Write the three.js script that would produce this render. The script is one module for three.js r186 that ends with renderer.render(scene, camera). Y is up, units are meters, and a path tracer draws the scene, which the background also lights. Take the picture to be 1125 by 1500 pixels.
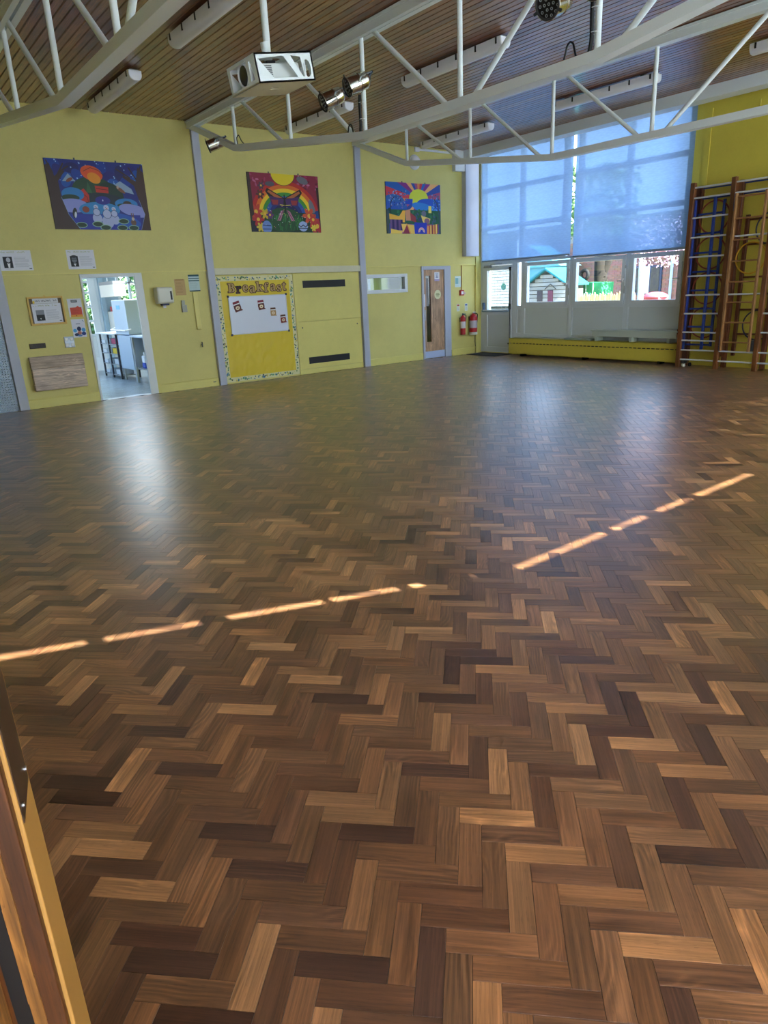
import * as THREE from 'three';
import { mergeGeometries, toCreasedNormals } from 'three/addons/utils/BufferGeometryUtils.js';
import { RoundedBoxGeometry } from 'three/addons/geometries/RoundedBoxGeometry.js';
import { TextGeometry } from 'three/addons/geometries/TextGeometry.js';
import { FontLoader } from 'three/addons/loaders/FontLoader.js';
import { RectAreaLightUniformsLib } from 'three/addons/lights/RectAreaLightUniformsLib.js';

// ------------------------------------------------------------------ camera, sky, sun, exposure
RectAreaLightUniformsLib.init();
const scene = new THREE.Scene();
const FOCAL = 990.43;
const camera = new THREE.PerspectiveCamera(2 * Math.atan(750 / FOCAL) * 180 / Math.PI, 1125 / 1500, 0.05, 200);
camera.rotation.order = 'YXZ';
camera.rotation.set(-18.147 * Math.PI / 180, -37.0776 * Math.PI / 180, -2.7228 * Math.PI / 180);
camera.position.set(-12.2467, 1.55, 11.982);
camera.updateMatrixWorld();
const renderer = new THREE.WebGLRenderer();
renderer.toneMapping = THREE.LinearToneMapping;
renderer.toneMappingExposure = 4.0;
renderer.shadowMap.enabled = true;

const SKY_W = 64, SKY_H = 64, skyData = new Float32Array(SKY_W * SKY_H * 4);
for (let j = 0; j < SKY_H; j++) {
  const up = Math.max(0, Math.sin(((j + 0.5) / SKY_H - 0.5) * Math.PI)), k = Math.pow(1 - up, 3);
  for (let i = 0; i < SKY_W; i++) skyData.set([0.34 + 0.66 * k, 0.60 + 0.46 * k, 1.15 + 0.05 * k, 1].map((c, n) => n < 3 ? c * 1.35 : c), (j * SKY_W + i) * 4);
}
const skyTexture = new THREE.DataTexture(skyData, SKY_W, SKY_H, THREE.RGBAFormat, THREE.FloatType);
skyTexture.mapping = THREE.EquirectangularReflectionMapping;
skyTexture.magFilter = THREE.LinearFilter;
skyTexture.needsUpdate = true;
scene.background = skyTexture;

const sun = new THREE.DirectionalLight(new THREE.Color(1, 0.94, 0.86), 14.5);
sun.position.set(-0.04 * 30 - 6, 0.82 * 30, 30 + 6);
sun.target.position.set(-6, 0, 6);
sun.castShadow = true;
sun.shadow.mapSize.set(4096, 4096);
Object.assign(sun.shadow.camera, { left: -20, right: 20, top: 20, bottom: -20, near: 1, far: 80 });
scene.add(sun, sun.target);

// ------------------------------------------------------------------ helpers
let seed = 7;
const rnd = () => { seed = (seed * 1664525 + 1013904223) >>> 0; return seed / 4294967296; };
const rr = (a, b) => a + (b - a) * rnd();
const names = {};
const numbered = (n) => { const k = names[n] = (names[n] ?? -1) + 1; return k ? n + '_' + String(k).padStart(3, '0') : n; };
const V = (x, y, z) => new THREE.Vector3(x, y, z);

// uv in metres by box projection; along: which axis the grain (u) follows
function metricUV(g, along) {
  const p = g.attributes.position, n = g.attributes.normal, uv = new Float32Array(p.count * 2);
  for (let i = 0; i < p.count; i++) {
    const x = p.getX(i), y = p.getY(i), z = p.getZ(i), ax = Math.abs(n.getX(i)), ay = Math.abs(n.getY(i)), az = Math.abs(n.getZ(i));
    let u, v;
    if (ay >= ax && ay >= az) { u = x; v = z; } else if (ax >= az) { u = z; v = y; } else { u = x; v = y; }
    if (along === 'y' && ay < 0.8) { const t = u; u = v; v = t; }
    if (along === 'z') { if (ay >= ax && ay >= az) { u = z; v = x; } else if (az > ax) { u = y; v = x; } }
    uv[i * 2] = u; uv[i * 2 + 1] = v;
  }
  g.setAttribute('uv', new THREE.BufferAttribute(uv, 2));
  return g;
}
const box = (x0, x1, y0, y1, z0, z1) => new THREE.BoxGeometry(x1 - x0, y1 - y0, z1 - z0).translate((x0 + x1) / 2, (y0 + y1) / 2, (z0 + z1) / 2);
function rbox(x0, x1, y0, y1, z0, z1, r = 0.006, s = 2) {
  const w = x1 - x0, h = y1 - y0, d = z1 - z0;
  return new RoundedBoxGeometry(w, h, d, s, Math.min(r, w / 2.01, h / 2.01, d / 2.01)).translate((x0 + x1) / 2, (y0 + y1) / 2, (z0 + z1) / 2);
}
function rod(a, b, r, n = 12, r2 = r) {
  const d = new THREE.Vector3().subVectors(b, a), g = new THREE.CylinderGeometry(r2, r, d.length(), n);
  return g.applyQuaternion(new THREE.Quaternion().setFromUnitVectors(V(0, 1, 0), d.clone().normalize())).translate((a.x + b.x) / 2, (a.y + b.y) / 2, (a.z + b.z) / 2);
}
const sheetXY = (x0, x1, y0, y1, z) => new THREE.PlaneGeometry(x1 - x0, y1 - y0).translate((x0 + x1) / 2, (y0 + y1) / 2, z);   // cloth
const tube = (pts, r, seg = 24, n = 8, closed = false) => new THREE.TubeGeometry(new THREE.CatmullRomCurve3(pts, closed, 'catmullrom', 0.2), seg, r, n, closed);
const join = (list) => mergeGeometries(list.map((g) => { const h = g.index ? g.toNonIndexed() : g; for (const k of Object.keys(h.attributes)) if (!['position', 'normal', 'uv'].includes(k)) h.deleteAttribute(k); return h; }));
// outline in (a, b) extruded by depth; plane 'xy' (depth z) or 'zy' (depth x, from x0)
function prism(points, depth, plane = 'xy', at = 0) {
  const s = new THREE.Shape(points.map(([a, b]) => new THREE.Vector2(a, b)));
  const g = new THREE.ExtrudeGeometry(s, { depth, bevelEnabled: false });
  if (plane === 'xy') return g.translate(0, 0, at);
  const m = new THREE.Matrix4().makeBasis(V(0, 0, 1), V(0, 1, 0), V(-1, 0, 0));
  return g.applyMatrix4(m).translate(at + depth, 0, 0);
}
function shade(m) { m.castShadow = m.receiveShadow = true; return m; }
// a thing: a Group at its base; parts take world coordinates (or local ones if local is true)
function thing(name, label, category, base = [0, 0, 0], group, turn = 0) {
  const o = new THREE.Group();
  o.name = numbered(name); o.position.set(...base); o.rotation.y = turn;
  o.userData = { label, category }; if (group) o.userData.group = group;
  scene.add(o);
  return o;
}
function part(parent, name, geometry, material, extra = {}) {
  let root = parent; while (root.parent && root.parent !== scene) root = root.parent;
  if (!extra.local) { root.updateMatrixWorld(); geometry.applyMatrix4(root.matrixWorld.clone().invert()); }
  if (!extra.keepUV) metricUV(geometry, extra.along);
  const m = shade(new THREE.Mesh(geometry, material)); m.name = name;
  if (extra.label) m.userData.label = extra.label;
  parent.add(m);
  return m;
}
function single(name, geometry, material, label, category, extra = {}) {
  geometry.computeBoundingBox();
  const b = geometry.boundingBox, c = [(b.min.x + b.max.x) / 2, b.min.y, (b.min.z + b.max.z) / 2];
  if (!extra.keepUV) metricUV(geometry, extra.along);
  geometry.translate(-c[0], -c[1], -c[2]);
  const m = shade(new THREE.Mesh(geometry, material));
  m.name = numbered(name); m.position.set(...c); m.userData = { label, category };
  if (extra.group) m.userData.group = extra.group;
  scene.add(m);
  return m;
}
function struct(name, geometry, material, label, extra = {}) {
  if (!extra.keepUV) metricUV(geometry, extra.along);
  const m = shade(new THREE.Mesh(geometry, material));
  m.name = name; m.userData = { kind: 'structure', label, category: extra.category ?? name.split('_')[0] };
  scene.add(m);
  return m;
}
function structGroup(name, label, base, category, turn = 0) {
  const o = thing(name, label, category ?? name.split('_')[0], base, undefined, turn);
  o.userData.kind = 'structure';
  return o;
}

// ------------------------------------------------------------------ textures
const hash = (x, y, s) => { let h = (x * 374761393 + y * 668265263 + s * 974634613) | 0; h = Math.imul(h ^ (h >>> 13), 1274126177); return ((h ^ (h >>> 16)) >>> 0) / 4294967296; };
function noise(x, y, px, py, s) {                                    // value noise with period px, py
  const x0 = Math.floor(x), y0 = Math.floor(y), fx = x - x0, fy = y - y0, sx = fx * fx * (3 - 2 * fx), sy = fy * fy * (3 - 2 * fy);
  const m = (a, n) => ((a % n) + n) % n, h = (a, b) => hash(m(a, px), m(b, py), s);
  return (h(x0, y0) * (1 - sx) + h(x0 + 1, y0) * sx) * (1 - sy) + (h(x0, y0 + 1) * (1 - sx) + h(x0 + 1, y0 + 1) * sx) * sy;
}
function dataTexture(w, h, f, srgb, repeat = [1, 1]) {
  const d = new Uint8Array(w * h * 4);
  for (let j = 0; j < h; j++) for (let i = 0; i < w; i++) { const c = f(i / w, j / h); d[(j * w + i) * 4] = c[0] * 255; d[(j * w + i) * 4 + 1] = c[1] * 255; d[(j * w + i) * 4 + 2] = c[2] * 255; d[(j * w + i) * 4 + 3] = 255; }
  const t = new THREE.DataTexture(d, w, h); t.wrapS = t.wrapT = THREE.RepeatWrapping; t.magFilter = THREE.LinearFilter; t.minFilter = THREE.LinearMipmapLinearFilter;
  if (srgb) t.colorSpace = THREE.SRGBColorSpace;
  t.repeat.set(...repeat); t.needsUpdate = true;
  return t;
}
const clamp = (x) => Math.min(1, Math.max(0, x));
// wood grain, u along the grain: 2 m x 0.5 m
const grain = dataTexture(2048, 1024, (u, v) => {
  const bend = noise(u * 10, v * 8, 10, 8, 1) * 1.3 + noise(u * 26, v * 14, 26, 14, 9) * 0.35;
  const ring = Math.abs((((v * 26 + bend * 2.6 + 0.5 * noise(u * 5, v * 60, 5, 60, 7)) % 1) + 1) % 1 - 0.5) * 2, where = noise(u * 9, v * 9, 9, 9, 8);
  const streak = noise(u * 9, v * 150, 9, 150, 2), fine = noise(u * 50, v * 420, 50, 420, 3), pore = noise(u * 90, v * 512, 90, 512, 4), blotch = noise(u * 14, v * 6, 14, 6, 5), broad = noise(u * 6, v * 40, 6, 40, 6);
  let g = 0.74 + 0.22 * (Math.pow(ring, 1.6) - 0.4) * clamp(where * 2 - 0.6) + 0.16 * (streak - 0.5) + 0.12 * (fine - 0.5) + 0.16 * (blotch - 0.5) + 0.2 * (broad - 0.5) - (pore > 0.84 ? 0.09 : 0);
  g = clamp(g);
  return [clamp(g * 1.06), g, clamp(g * 0.93 + 0.01)];
}, true, [0.5, 2]);
const plaster = dataTexture(512, 512, (u, v) => {
  const a = noise(u * 5, v * 5, 5, 5, 11), b = noise(u * 23, v * 23, 23, 23, 12), c = noise(u * 140, v * 140, 140, 140, 13), g = clamp(0.965 + 0.035 * (a - 0.5) + 0.015 * (b - 0.5) + 0.015 * (c - 0.5));
  return [g, g, g];
}, true, [0.5, 0.5]);
const fineBump = dataTexture(256, 256, (u, v) => { const g = 0.5 * noise(u * 90, v * 90, 90, 90, 21) + 0.5 * noise(u * 30, v * 30, 30, 30, 22); return [g, g, g]; }, false, [3, 3]);
const speckle = dataTexture(256, 256, (u, v) => { const g = clamp(0.8 + 0.4 * (noise(u * 120, v * 120, 120, 120, 31) - 0.5) + 0.15 * (noise(u * 9, v * 9, 9, 9, 32) - 0.5)); return [g, g, g]; }, true, [1, 1]);
const weave = dataTexture(128, 128, (u, v) => { const g = clamp(0.88 + 0.12 * Math.sin(u * 64 * Math.PI * 2) * 0.5 + 0.12 * Math.sin(v * 64 * Math.PI * 2) * 0.5 + 0.06 * (noise(u * 6, v * 40, 6, 40, 41) - 0.5)); return [g, g, g]; }, true, [4, 4]);
function canvasTexture(w, h, draw) {
  const c = document.createElement('canvas'); c.width = w; c.height = h;
  const x = c.getContext('2d'); draw(x, w, h);
  const t = new THREE.CanvasTexture(c); t.colorSpace = THREE.SRGBColorSpace; t.magFilter = THREE.LinearFilter;
  return t;
}

// ------------------------------------------------------------------ materials
const std = (color, roughness = 0.6, o = {}) => { const m = new THREE.MeshStandardMaterial({ roughness, ...o }); m.color.set(color); return m; };
const phys = (color, roughness = 0.6, o = {}) => { const m = new THREE.MeshPhysicalMaterial({ roughness, ...o }); m.color.set(color); return m; };
const M = {
  yellow: std('#dcd07c', 0.55, { map: plaster, bumpMap: fineBump, bumpScale: 0.0003 }),
  yellowTrim: std('#e3d77c', 0.42, { map: plaster }),
  yellowDeep: std('#d6c34c', 0.42, { map: plaster }),
  cream: std('#d9d3b4', 0.5, { map: plaster }),
  lilac: std('#b9bdcb', 0.45, { map: plaster }),
  whitePaint: std('#dee3e4', 0.42),
  steelWhite: std('#e4eae8', 0.35),
  pvc: std('#d6dde2', 0.3),
  pvcPanel: std('#cfd6d8', 0.35),
  white: std('#e6e6e6', 0.45),
  offwhite: std('#dad7cc', 0.5),
  plastic: std('#d8d6c6', 0.4),
  black: std('#0c0c0d', 0.5),
  rubber: std('#161617', 0.8),
  darkGrey: std('#2c2c2e', 0.6),
  grey: std('#8d8f90', 0.5),
  chrome: std('#d6d3c8', 0.14, { metalness: 1 }),
  steel: std('#b9c0c8', 0.32, { metalness: 1 }),
  brushed: std('#b7c6d6', 0.42, { metalness: 0.35 }),
  gunmetal: std('#4a4d55', 0.4, { metalness: 0.7 }),
  diffuser: std('#f0f0f6', 0.32),
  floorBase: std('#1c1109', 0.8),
  ceilingBase: std('#6b4326', 0.9),
  frameWood: std('#8d5a30', 0.45, { map: grain }),
  redWood: std('#7d4526', 0.42, { map: grain }),
  darkPanel: std('#4b2320', 0.5, { map: grain }),
  paleWood: std('#b88a58', 0.5, { map: grain }),
  oak: std('#e3bf9c', 0.45, { map: grain }),
  jamb: std('#b98d4b', 0.4, { map: plaster }),
  stop: std('#6d431b', 0.45, { map: grain }),
  jambBrown: std('#b58443', 0.45, { map: grain }),
  goldFrame: std('#d3a945', 0.4),
  greyWood: std('#f0e4da', 0.5, { map: grain }),
  blueSteel: std('#1f3a8a', 0.38),
  red: std('#b8161c', 0.3),
  redHoop: std('#8e3520', 0.5),
  yellowHoop: std('#cf9a1f', 0.45),
  navyHoop: std('#23243f', 0.5),
  paper: std('#dcdde3', 0.7),
  kitchenFloor: std('#a9bcc9', 0.28, { map: speckle }),
  kitchenWall: std('#d2dce2', 0.5, { map: plaster }),
  kitchenBlue: std('#9fb9c9', 0.5, { map: plaster }),
  paving: std('#a59f95', 0.9, { map: speckle }),
  glass: new THREE.MeshPhysicalMaterial({ color: 0xf2f8f8, roughness: 0, transmission: 1, thickness: 0, ior: 1.5 }),
  darkGlass: new THREE.MeshPhysicalMaterial({ color: 0x0b0c0e, roughness: 0.08 }),
  frosted: new THREE.MeshPhysicalMaterial({ color: 0xeaf2f4, roughness: 0.55, transmission: 0.9, thickness: 0 }),
  opal: new THREE.MeshPhysicalMaterial({ color: 0xd5dce6, roughness: 0.98, transmission: 0.9, thickness: 0 }),
  blind: new THREE.MeshPhysicalMaterial({ color: 0x9bbce4, roughness: 0.91, transmission: 0.8, thickness: 0, map: weave }),
  blindFront: new THREE.MeshPhysicalMaterial({ color: 0xdde8f6, roughness: 0.98, transmission: 0.88, thickness: 0, map: weave }),
};
const woodTones = ['#a06030', '#a86838', '#96572c', '#ae6f3b', '#8c5028', '#a36233', '#b0733f', '#9b5d30'];
const boardMats = woodTones.map((c) => { const m = phys(c, 0.42, { map: grain.clone(), clearcoat: 1, clearcoatRoughness: 0.27 }); m.map.offset.set(rnd(), rnd()); m.map.needsUpdate = true; return m; });

// ------------------------------------------------------------------ sizes
const H = 4.365, XW = 0, ZF = 12.92, XL = -13.7;

// ------------------------------------------------------------------ floor: herringbone blocks
const L = 0.2262, W = 0.0666;
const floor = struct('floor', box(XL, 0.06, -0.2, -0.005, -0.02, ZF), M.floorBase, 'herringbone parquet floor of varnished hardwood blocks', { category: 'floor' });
{
  const blockMat = new THREE.MeshPhysicalMaterial({ map: grain, vertexColors: true, roughness: 0.4, specularIntensity: 1, clearcoat: 0.88, clearcoatRoughness: 0.3 });
  const tones = [[0.33, 0.185, 0.088], [0.27, 0.15, 0.074], [0.22, 0.122, 0.062], [0.38, 0.215, 0.10], [0.30, 0.17, 0.085], [0.17, 0.092, 0.05], [0.25, 0.14, 0.068], [0.105, 0.056, 0.036], [0.56, 0.33, 0.15], [0.30, 0.165, 0.08], [0.24, 0.128, 0.068], [0.46, 0.265, 0.12]];
  const pick = () => { const t = rnd(); return tones[t < 0.06 ? 8 : t < 0.13 ? 11 : t < 0.19 ? 7 : t < 0.28 ? 5 : [0, 1, 2, 3, 4, 6, 9, 10][Math.floor(rnd() * 8)]]; };
  const g0 = 0.0006, c = 0.0002;                                   // half joint, chamfer
  // one block: length along +x from 0 to L, width along +z from 0 to W, top at y = 0
  function blockArrays() {
    const o = [[g0, -0.007, g0], [L - g0, -0.007, g0], [L - g0, -0.007, W - g0], [g0, -0.007, W - g0]];
    const m = [[g0, -c, g0], [L - g0, -c, g0], [L - g0, -c, W - g0], [g0, -c, W - g0]];
    const t = [[g0 + c, 0, g0 + c], [L - g0 - c, 0, g0 + c], [L - g0 - c, 0, W - g0 - c], [g0 + c, 0, W - g0 - c]];
    const quads = [[t[3], t[2], t[1], t[0]]];
    for (let k = 0; k < 4; k++) { const n = (k + 1) % 4; quads.push([m[k], t[k], t[n], m[n]]); quads.push([o[k], m[k], m[n], o[n]]); }
    return quads;
  }
  const quads = blockArrays();
  function blockGeometry(u0, v0, flip, col) {
    const p = [], uv = [], cl = [];
    for (const q of quads) for (const i of [0, 1, 2, 0, 2, 3]) { const [x, y, z] = q[i]; p.push(x, y, z); uv.push(u0 + (flip ? L - x : x), v0 + z); cl.push(...col); }
    const g = new THREE.BufferGeometry();
    g.setAttribute('position', new THREE.Float32BufferAttribute(p, 3)); g.setAttribute('uv', new THREE.Float32BufferAttribute(uv, 2)); g.setAttribute('color', new THREE.Float32BufferAttribute(cl, 3));
    g.computeVertexNormals();
    return g;
  }
  const tint = () => { const t = pick(), k = rr(0.74, 1.24), w = rr(-0.06, 0.06); return [t[0] * k * (1 + w) * 1.2, t[1] * k * 1.13, t[2] * k * (1 - w) * 1.22]; };
  const variants = Array.from({ length: 60 }, () => blockGeometry(rr(0, 2), rr(0, 0.5), rnd() < 0.5, tint()));
  // lattice: a = (1,1)/sqrt2 and b = (-1,1)/sqrt2 in (x, z); anchor corner read off the photograph
  const s = Math.SQRT1_2, A = [-11.053, 10.158], list = [];
  const toWorld = (p, q) => [A[0] + (p - q) * s, A[1] + (p + q) * s];
  for (let j = -70; j <= 70; j++) for (let k = -320; k <= 320; k++) for (const kind of [0, 1]) {
    const p = k * W + j * L + (kind ? L : 0), q = k * W - j * L + (kind ? W - L : 0);
    // kind 0 lies along a; kind 1 along b
    const [cx, cz] = kind ? toWorld(p + W / 2, q + L / 2) : toWorld(p + L / 2, q + W / 2);
    if (cx < XL || cx > 0.02 || cz < 0 || cz > ZF - 0.1) continue;
    const org = kind ? toWorld(p + W, q) : toWorld(p, q);          // block's own x axis along b (kind 1) or a (kind 0)
    list.push({ org, turn: kind ? -Math.PI * 0.75 : -Math.PI / 4, cx, cz });
  }
  const v = new THREE.Vector3();
  for (const b of list) {
    v.set(b.cx, 0, b.cz).applyMatrix4(camera.matrixWorldInverse);
    const d = -v.z, dist = v.length(); v.applyMatrix4(camera.projectionMatrix);
    b.size = d > 0.1 && Math.abs(v.x) < 1.04 && Math.abs(v.y) < 1.04 ? 1.55 / (dist * d * d) : 0;
  }
  list.sort((a, b) => b.size - a.size);
  const all = [];
  list.forEach((b, i) => {
    const m = new THREE.Matrix4().makeRotationFromEuler(new THREE.Euler(rr(-0.0022, 0.0022), b.turn, rr(-0.0010, 0.0010), 'YXZ')).setPosition(b.org[0], 0, b.org[1]);
    if (i < 300) {
      const mesh = shade(new THREE.Mesh(variants[i % variants.length], blockMat)); mesh.name = 'parquet_block';
      mesh.applyMatrix4(m); floor.add(mesh);
    } else if (b.size > 0 || (b.cz < ZF && b.cx > XL)) {
      const g = blockGeometry(rr(0, 2), rr(0, 0.5), rnd() < 0.5, tint()); g.applyMatrix4(m); all.push(g);
    }
  });
  const rest = shade(new THREE.Mesh(mergeGeometries(all), blockMat)); rest.name = 'parquet_field'; rest.userData = { kind: 'stuff', label: 'farther parquet blocks in herringbone' };
  floor.add(rest);
}

// ------------------------------------------------------------------ ceiling: varnished boards running away from the front wall
const ceiling = struct('ceiling', box(XL, 0.3, H + 0.018, H + 0.2, -0.15, ZF + 0.15), M.ceilingBase, 'ceiling of narrow varnished brown timber boards');
{
  const w = 0.1, cut = 0.007, geo = [];
  for (let k = 0; k < 8; k++) {
    const g = prism([[cut / 2, 0.02], [cut / 2, 0.008], [cut / 2 + 0.006, 0], [w - cut / 2 - 0.006, 0], [w - cut / 2, 0.008], [w - cut / 2, 0.02]], ZF, 'xy', 0);
    geo.push(toCreasedNormals(metricUV(g, 'z'), 0.3));
  }
  for (let i = 0; i < Math.floor((-0.4 - XL) / w); i++) {
    const m = shade(new THREE.Mesh(geo[i % 8], boardMats[Math.floor(rnd() * 8)])); m.name = 'ceiling_board';
    m.position.set(XL + i * w, H + rr(-0.001, 0.001), 0); ceiling.add(m);
  }
}

// ------------------------------------------------------------------ walls
// picture wall (z = 0), upper part slightly proud of the lower part; openings: kitchen doorway, internal window, door
let wallBack;
const holesBack = [[-9.03, -8.07, 0, 1.965], [-3.36, -2.34, 1.55, 1.8], [-1.83, -1.0, 0, 1.985]];
{
  const s = new THREE.Shape([[XL, -0.05], [0.2, -0.05], [0.2, 2.03], [XL, 2.03]].map((p) => new THREE.Vector2(...p)));
  for (const [a, b, c, d] of holesBack) { const y0 = c === 0 ? -0.049 : c; s.holes.push(new THREE.Path([[a, y0], [a, d], [b, d], [b, y0]].map((p) => new THREE.Vector2(...p)))); }
  const low = new THREE.ExtrudeGeometry(s, { depth: 0.14, bevelEnabled: false }).translate(0, 0, -0.14);
  const wall = wallBack = struct('wall_back', join([low, box(XL, 0.2, 2.03, H + 0.05, -0.14, 0.022)]), M.yellow, 'pale yellow painted wall with three paintings');
  const skirt = (a, b) => part(wall, 'skirting_board', join([box(a, b, 0, 0.135, 0, 0.014), prism([[0, 0.135], [0.014, 0.135], [0, 0.148]], b - a, 'zy', a)]), M.yellowTrim, { local: true });
  skirt(-10.16, -9.05); skirt(-8.06, -6.9); skirt(-3.42, -1.86); skirt(-0.96, -0.2);
  part(wall, 'picture_rail', box(-10.16, -6.9, 2.012, 2.03, 0, 0.034), M.yellowTrim, { local: true });
  part(wall, 'picture_rail', box(-3.42, -0.19, 2.012, 2.03, 0, 0.034), M.yellowTrim, { local: true });
}
// columns of the picture wall
const column = (n, x0, x1, label) => struct('trim_' + n, rbox(x0, x1, 0.002, H - 0.09, -0.01, 0.075, 0.008), M.lilac, label, { category: 'column' });
column(1, -10.3, -10.16, 'pale lilac wall column between the treadplate panel and the wall heater');
column(2, -6.9, -6.765, 'pale lilac wall column beside the Breakfast display board');
column(3, -3.555, -3.41, 'pale lilac wall column between hatch panels and internal window');
// window wall: solid part beyond the blinds, thin strip at the corner, lintel over the glazing
{
  const wall = struct('wall_right', join([box(-0.1, 0.2, -0.1, H + 0.05, 5.13, ZF + 0.2), box(0, 0.2, 4.33, H + 0.05, -0.14, 5.13), box(0, 0.2, -0.1, 4.33, -0.14, 0.045), box(0, 0.2, -0.1, 0.02, -0.1, 5.13)]), M.yellowDeep, 'bright yellow wall behind the climbing frame');
  part(wall, 'conduit', join([rod(V(-0.112, 4.0, 6.18), V(-0.112, 4.0, 7.6), 0.011, 8), rod(V(-0.112, 4.0, 6.18), V(-0.112, 4.12, 6.18), 0.011, 8), box(-0.13, -0.1, 3.98, 4.02, 6.0, 6.06)]), M.yellowDeep, { local: true });
  part(wall, 'wall_strip', box(-0.118, -0.1, 0.15, 4.15, 5.32, 5.42), M.yellowDeep, { local: true });
  part(wall, 'skirting_board', box(-0.115, -0.1, 0, 0.12, 5.2, ZF), M.yellowDeep, { local: true });
}
struct('trim_4', join([rbox(-0.65, -0.36, 4.19, H + 0.015, 0.0, ZF, 0.004)]), M.whitePaint, 'long white painted edge beam above the roller blinds', { category: 'beam' });
struct('trim_5', rbox(-0.9, -0.52, 3.95, H - 0.002, 0.024, 0.13, 0.006), M.whitePaint, 'white boxed beam end in the ceiling corner', { category: 'beam end' });
struct('trim_6', rbox(-0.61, -0.2, 2.2, H - 0.17, 0.023, 0.155, 0.006), M.lilac, 'pale lilac boxed casing hanging in the corner beside the blinds', { category: 'casing' });
struct('trim_7', rbox(-0.19, 0.02, 0.001, 2.199, 0.002, 0.045, 0.01), M.yellowTrim, 'yellow corner pilaster beside the fire exit', { category: 'pilaster' });
struct('wall_left', box(XL - 0.15, XL, -0.1, H + 0.05, -0.1, ZF), M.yellow, 'yellow side wall');
// wall behind: straight stretch (z = ZF) with a band of clerestory windows, a jog, then a canted stretch with the doorway the view is taken from
const SLIT2 = 2.72, XJ = -9.75, ZJ = 12.105;
struct('wall_front', join([
  box(XJ, -6.73, -0.1, SLIT2, ZF, ZF + 0.12), box(-6.73, 0.2, -0.1, 0.95, ZF, ZF + 0.12), box(-0.6, 0.2, 0.95, SLIT2, ZF, ZF + 0.12), box(XJ, 0.2, 4.2, H + 0.05, ZF, ZF + 0.12), box(XJ, -9.72, SLIT2, 4.2, ZF, ZF + 0.12), box(-0.6, 0.2, SLIT2, 4.2, ZF, ZF + 0.12),
  box(XJ - 0.1, XJ, -0.1, H + 0.05, ZJ - 0.02, ZF + 0.12)]), M.yellow, 'yellow wall under the clerestory windows');
const CANT = -Math.atan(0.375), JX = -12.19, JZ = 11.187;
const cant = structGroup('wall_entrance', 'canted yellow wall around the entrance doorway', [JX, 0, JZ], 'wall', CANT);
{
  // local x along the wall, z outwards; the doorway runs from x = 0 to 2
  part(cant, 'wall_panel', join([box(-1.72, -0.06, -0.05, H + 0.05, 0, 0.1), box(2.06, 2.66, -0.05, 2.1, 0, 0.1), box(-0.06, 2.06, 2.06, 2.1, 0, 0.1), box(-0.06, 2.66, 4.2, H + 0.05, 0, 0.1), box(2.6, 2.66, 2.1, 4.2, 0, 0.1)]), M.yellow, { local: true });
}
// clerestory windows and their blinds, drawn down to a narrow gap above the sill
{
  const w = structGroup('window_8', 'clerestory window band in the wall behind, one stretch extended downwards for more light', [-5.2, SLIT2, ZF], 'window');
  for (const x of [-9.72, -8.80, -8.33, -7.75, -6.83, -5.6, -4.3, -3.0, -1.7, -0.62]) part(w, 'mullion', box(x, x + (x === -8.33 ? 0.16 : 0.1), x > -6.8 ? 0.95 : SLIT2, 4.2, ZF + 0.03, ZF + 0.09), M.pvc);
  part(w, 'pane', box(-9.7, -6.73, SLIT2, 4.2, ZF + 0.06, ZF + 0.064), M.glass); part(w, 'pane', box(-6.73, -0.62, 0.95, 4.2, ZF + 0.06, ZF + 0.064), M.glass);  // second pane reaches lower, enlarged to let more daylight into the hall
  const b = thing('roller_blind', 'pale roller blind over the clerestory windows, hanging just above the sill', 'blind', [-8.2, SLIT2 + 0.032, ZF - 0.01]);
  part(b, 'fabric', sheetXY(-9.71, -6.75, SLIT2 + 0.032, 4.24, ZF - 0.012), M.blindFront);
  const c = thing('roller_blind', 'pale roller blind over the window stretch extended downwards for more light', 'blind', [-3.7, 0.86, ZF - 0.01]);
  part(c, 'fabric', sheetXY(-6.745, -0.55, 0.86, 4.24, ZF - 0.012), M.blindFront);
  const w2 = structGroup('window_9', 'clerestory window above the entrance doorway', [JX, 2.1, JZ], 'window', CANT);
  const mull = [[-0.06, 0], [0.49, 0.56], [1.03, 1.15], [1.66, 1.69], [2.22, 2.5], [2.57, 2.6]];
  for (const [a, b2] of mull) part(w2, 'mullion', box(a, b2, 0, 2.1, 0.03, 0.09), M.pvc, { local: true });
  part(w2, 'pane', box(-0.06, 2.6, 0, 2.1, 0.06, 0.064), M.glass, { local: true });
  const d = thing('roller_blind', 'pale roller blind above the entrance doorway, hanging just above the sill', 'blind', [JX, 2.1, JZ], undefined, CANT);
  part(d, 'fabric', sheetXY(-0.06, 2.62, 0.03, 2.14, -0.012), M.blindFront, { local: true });
}
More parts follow.
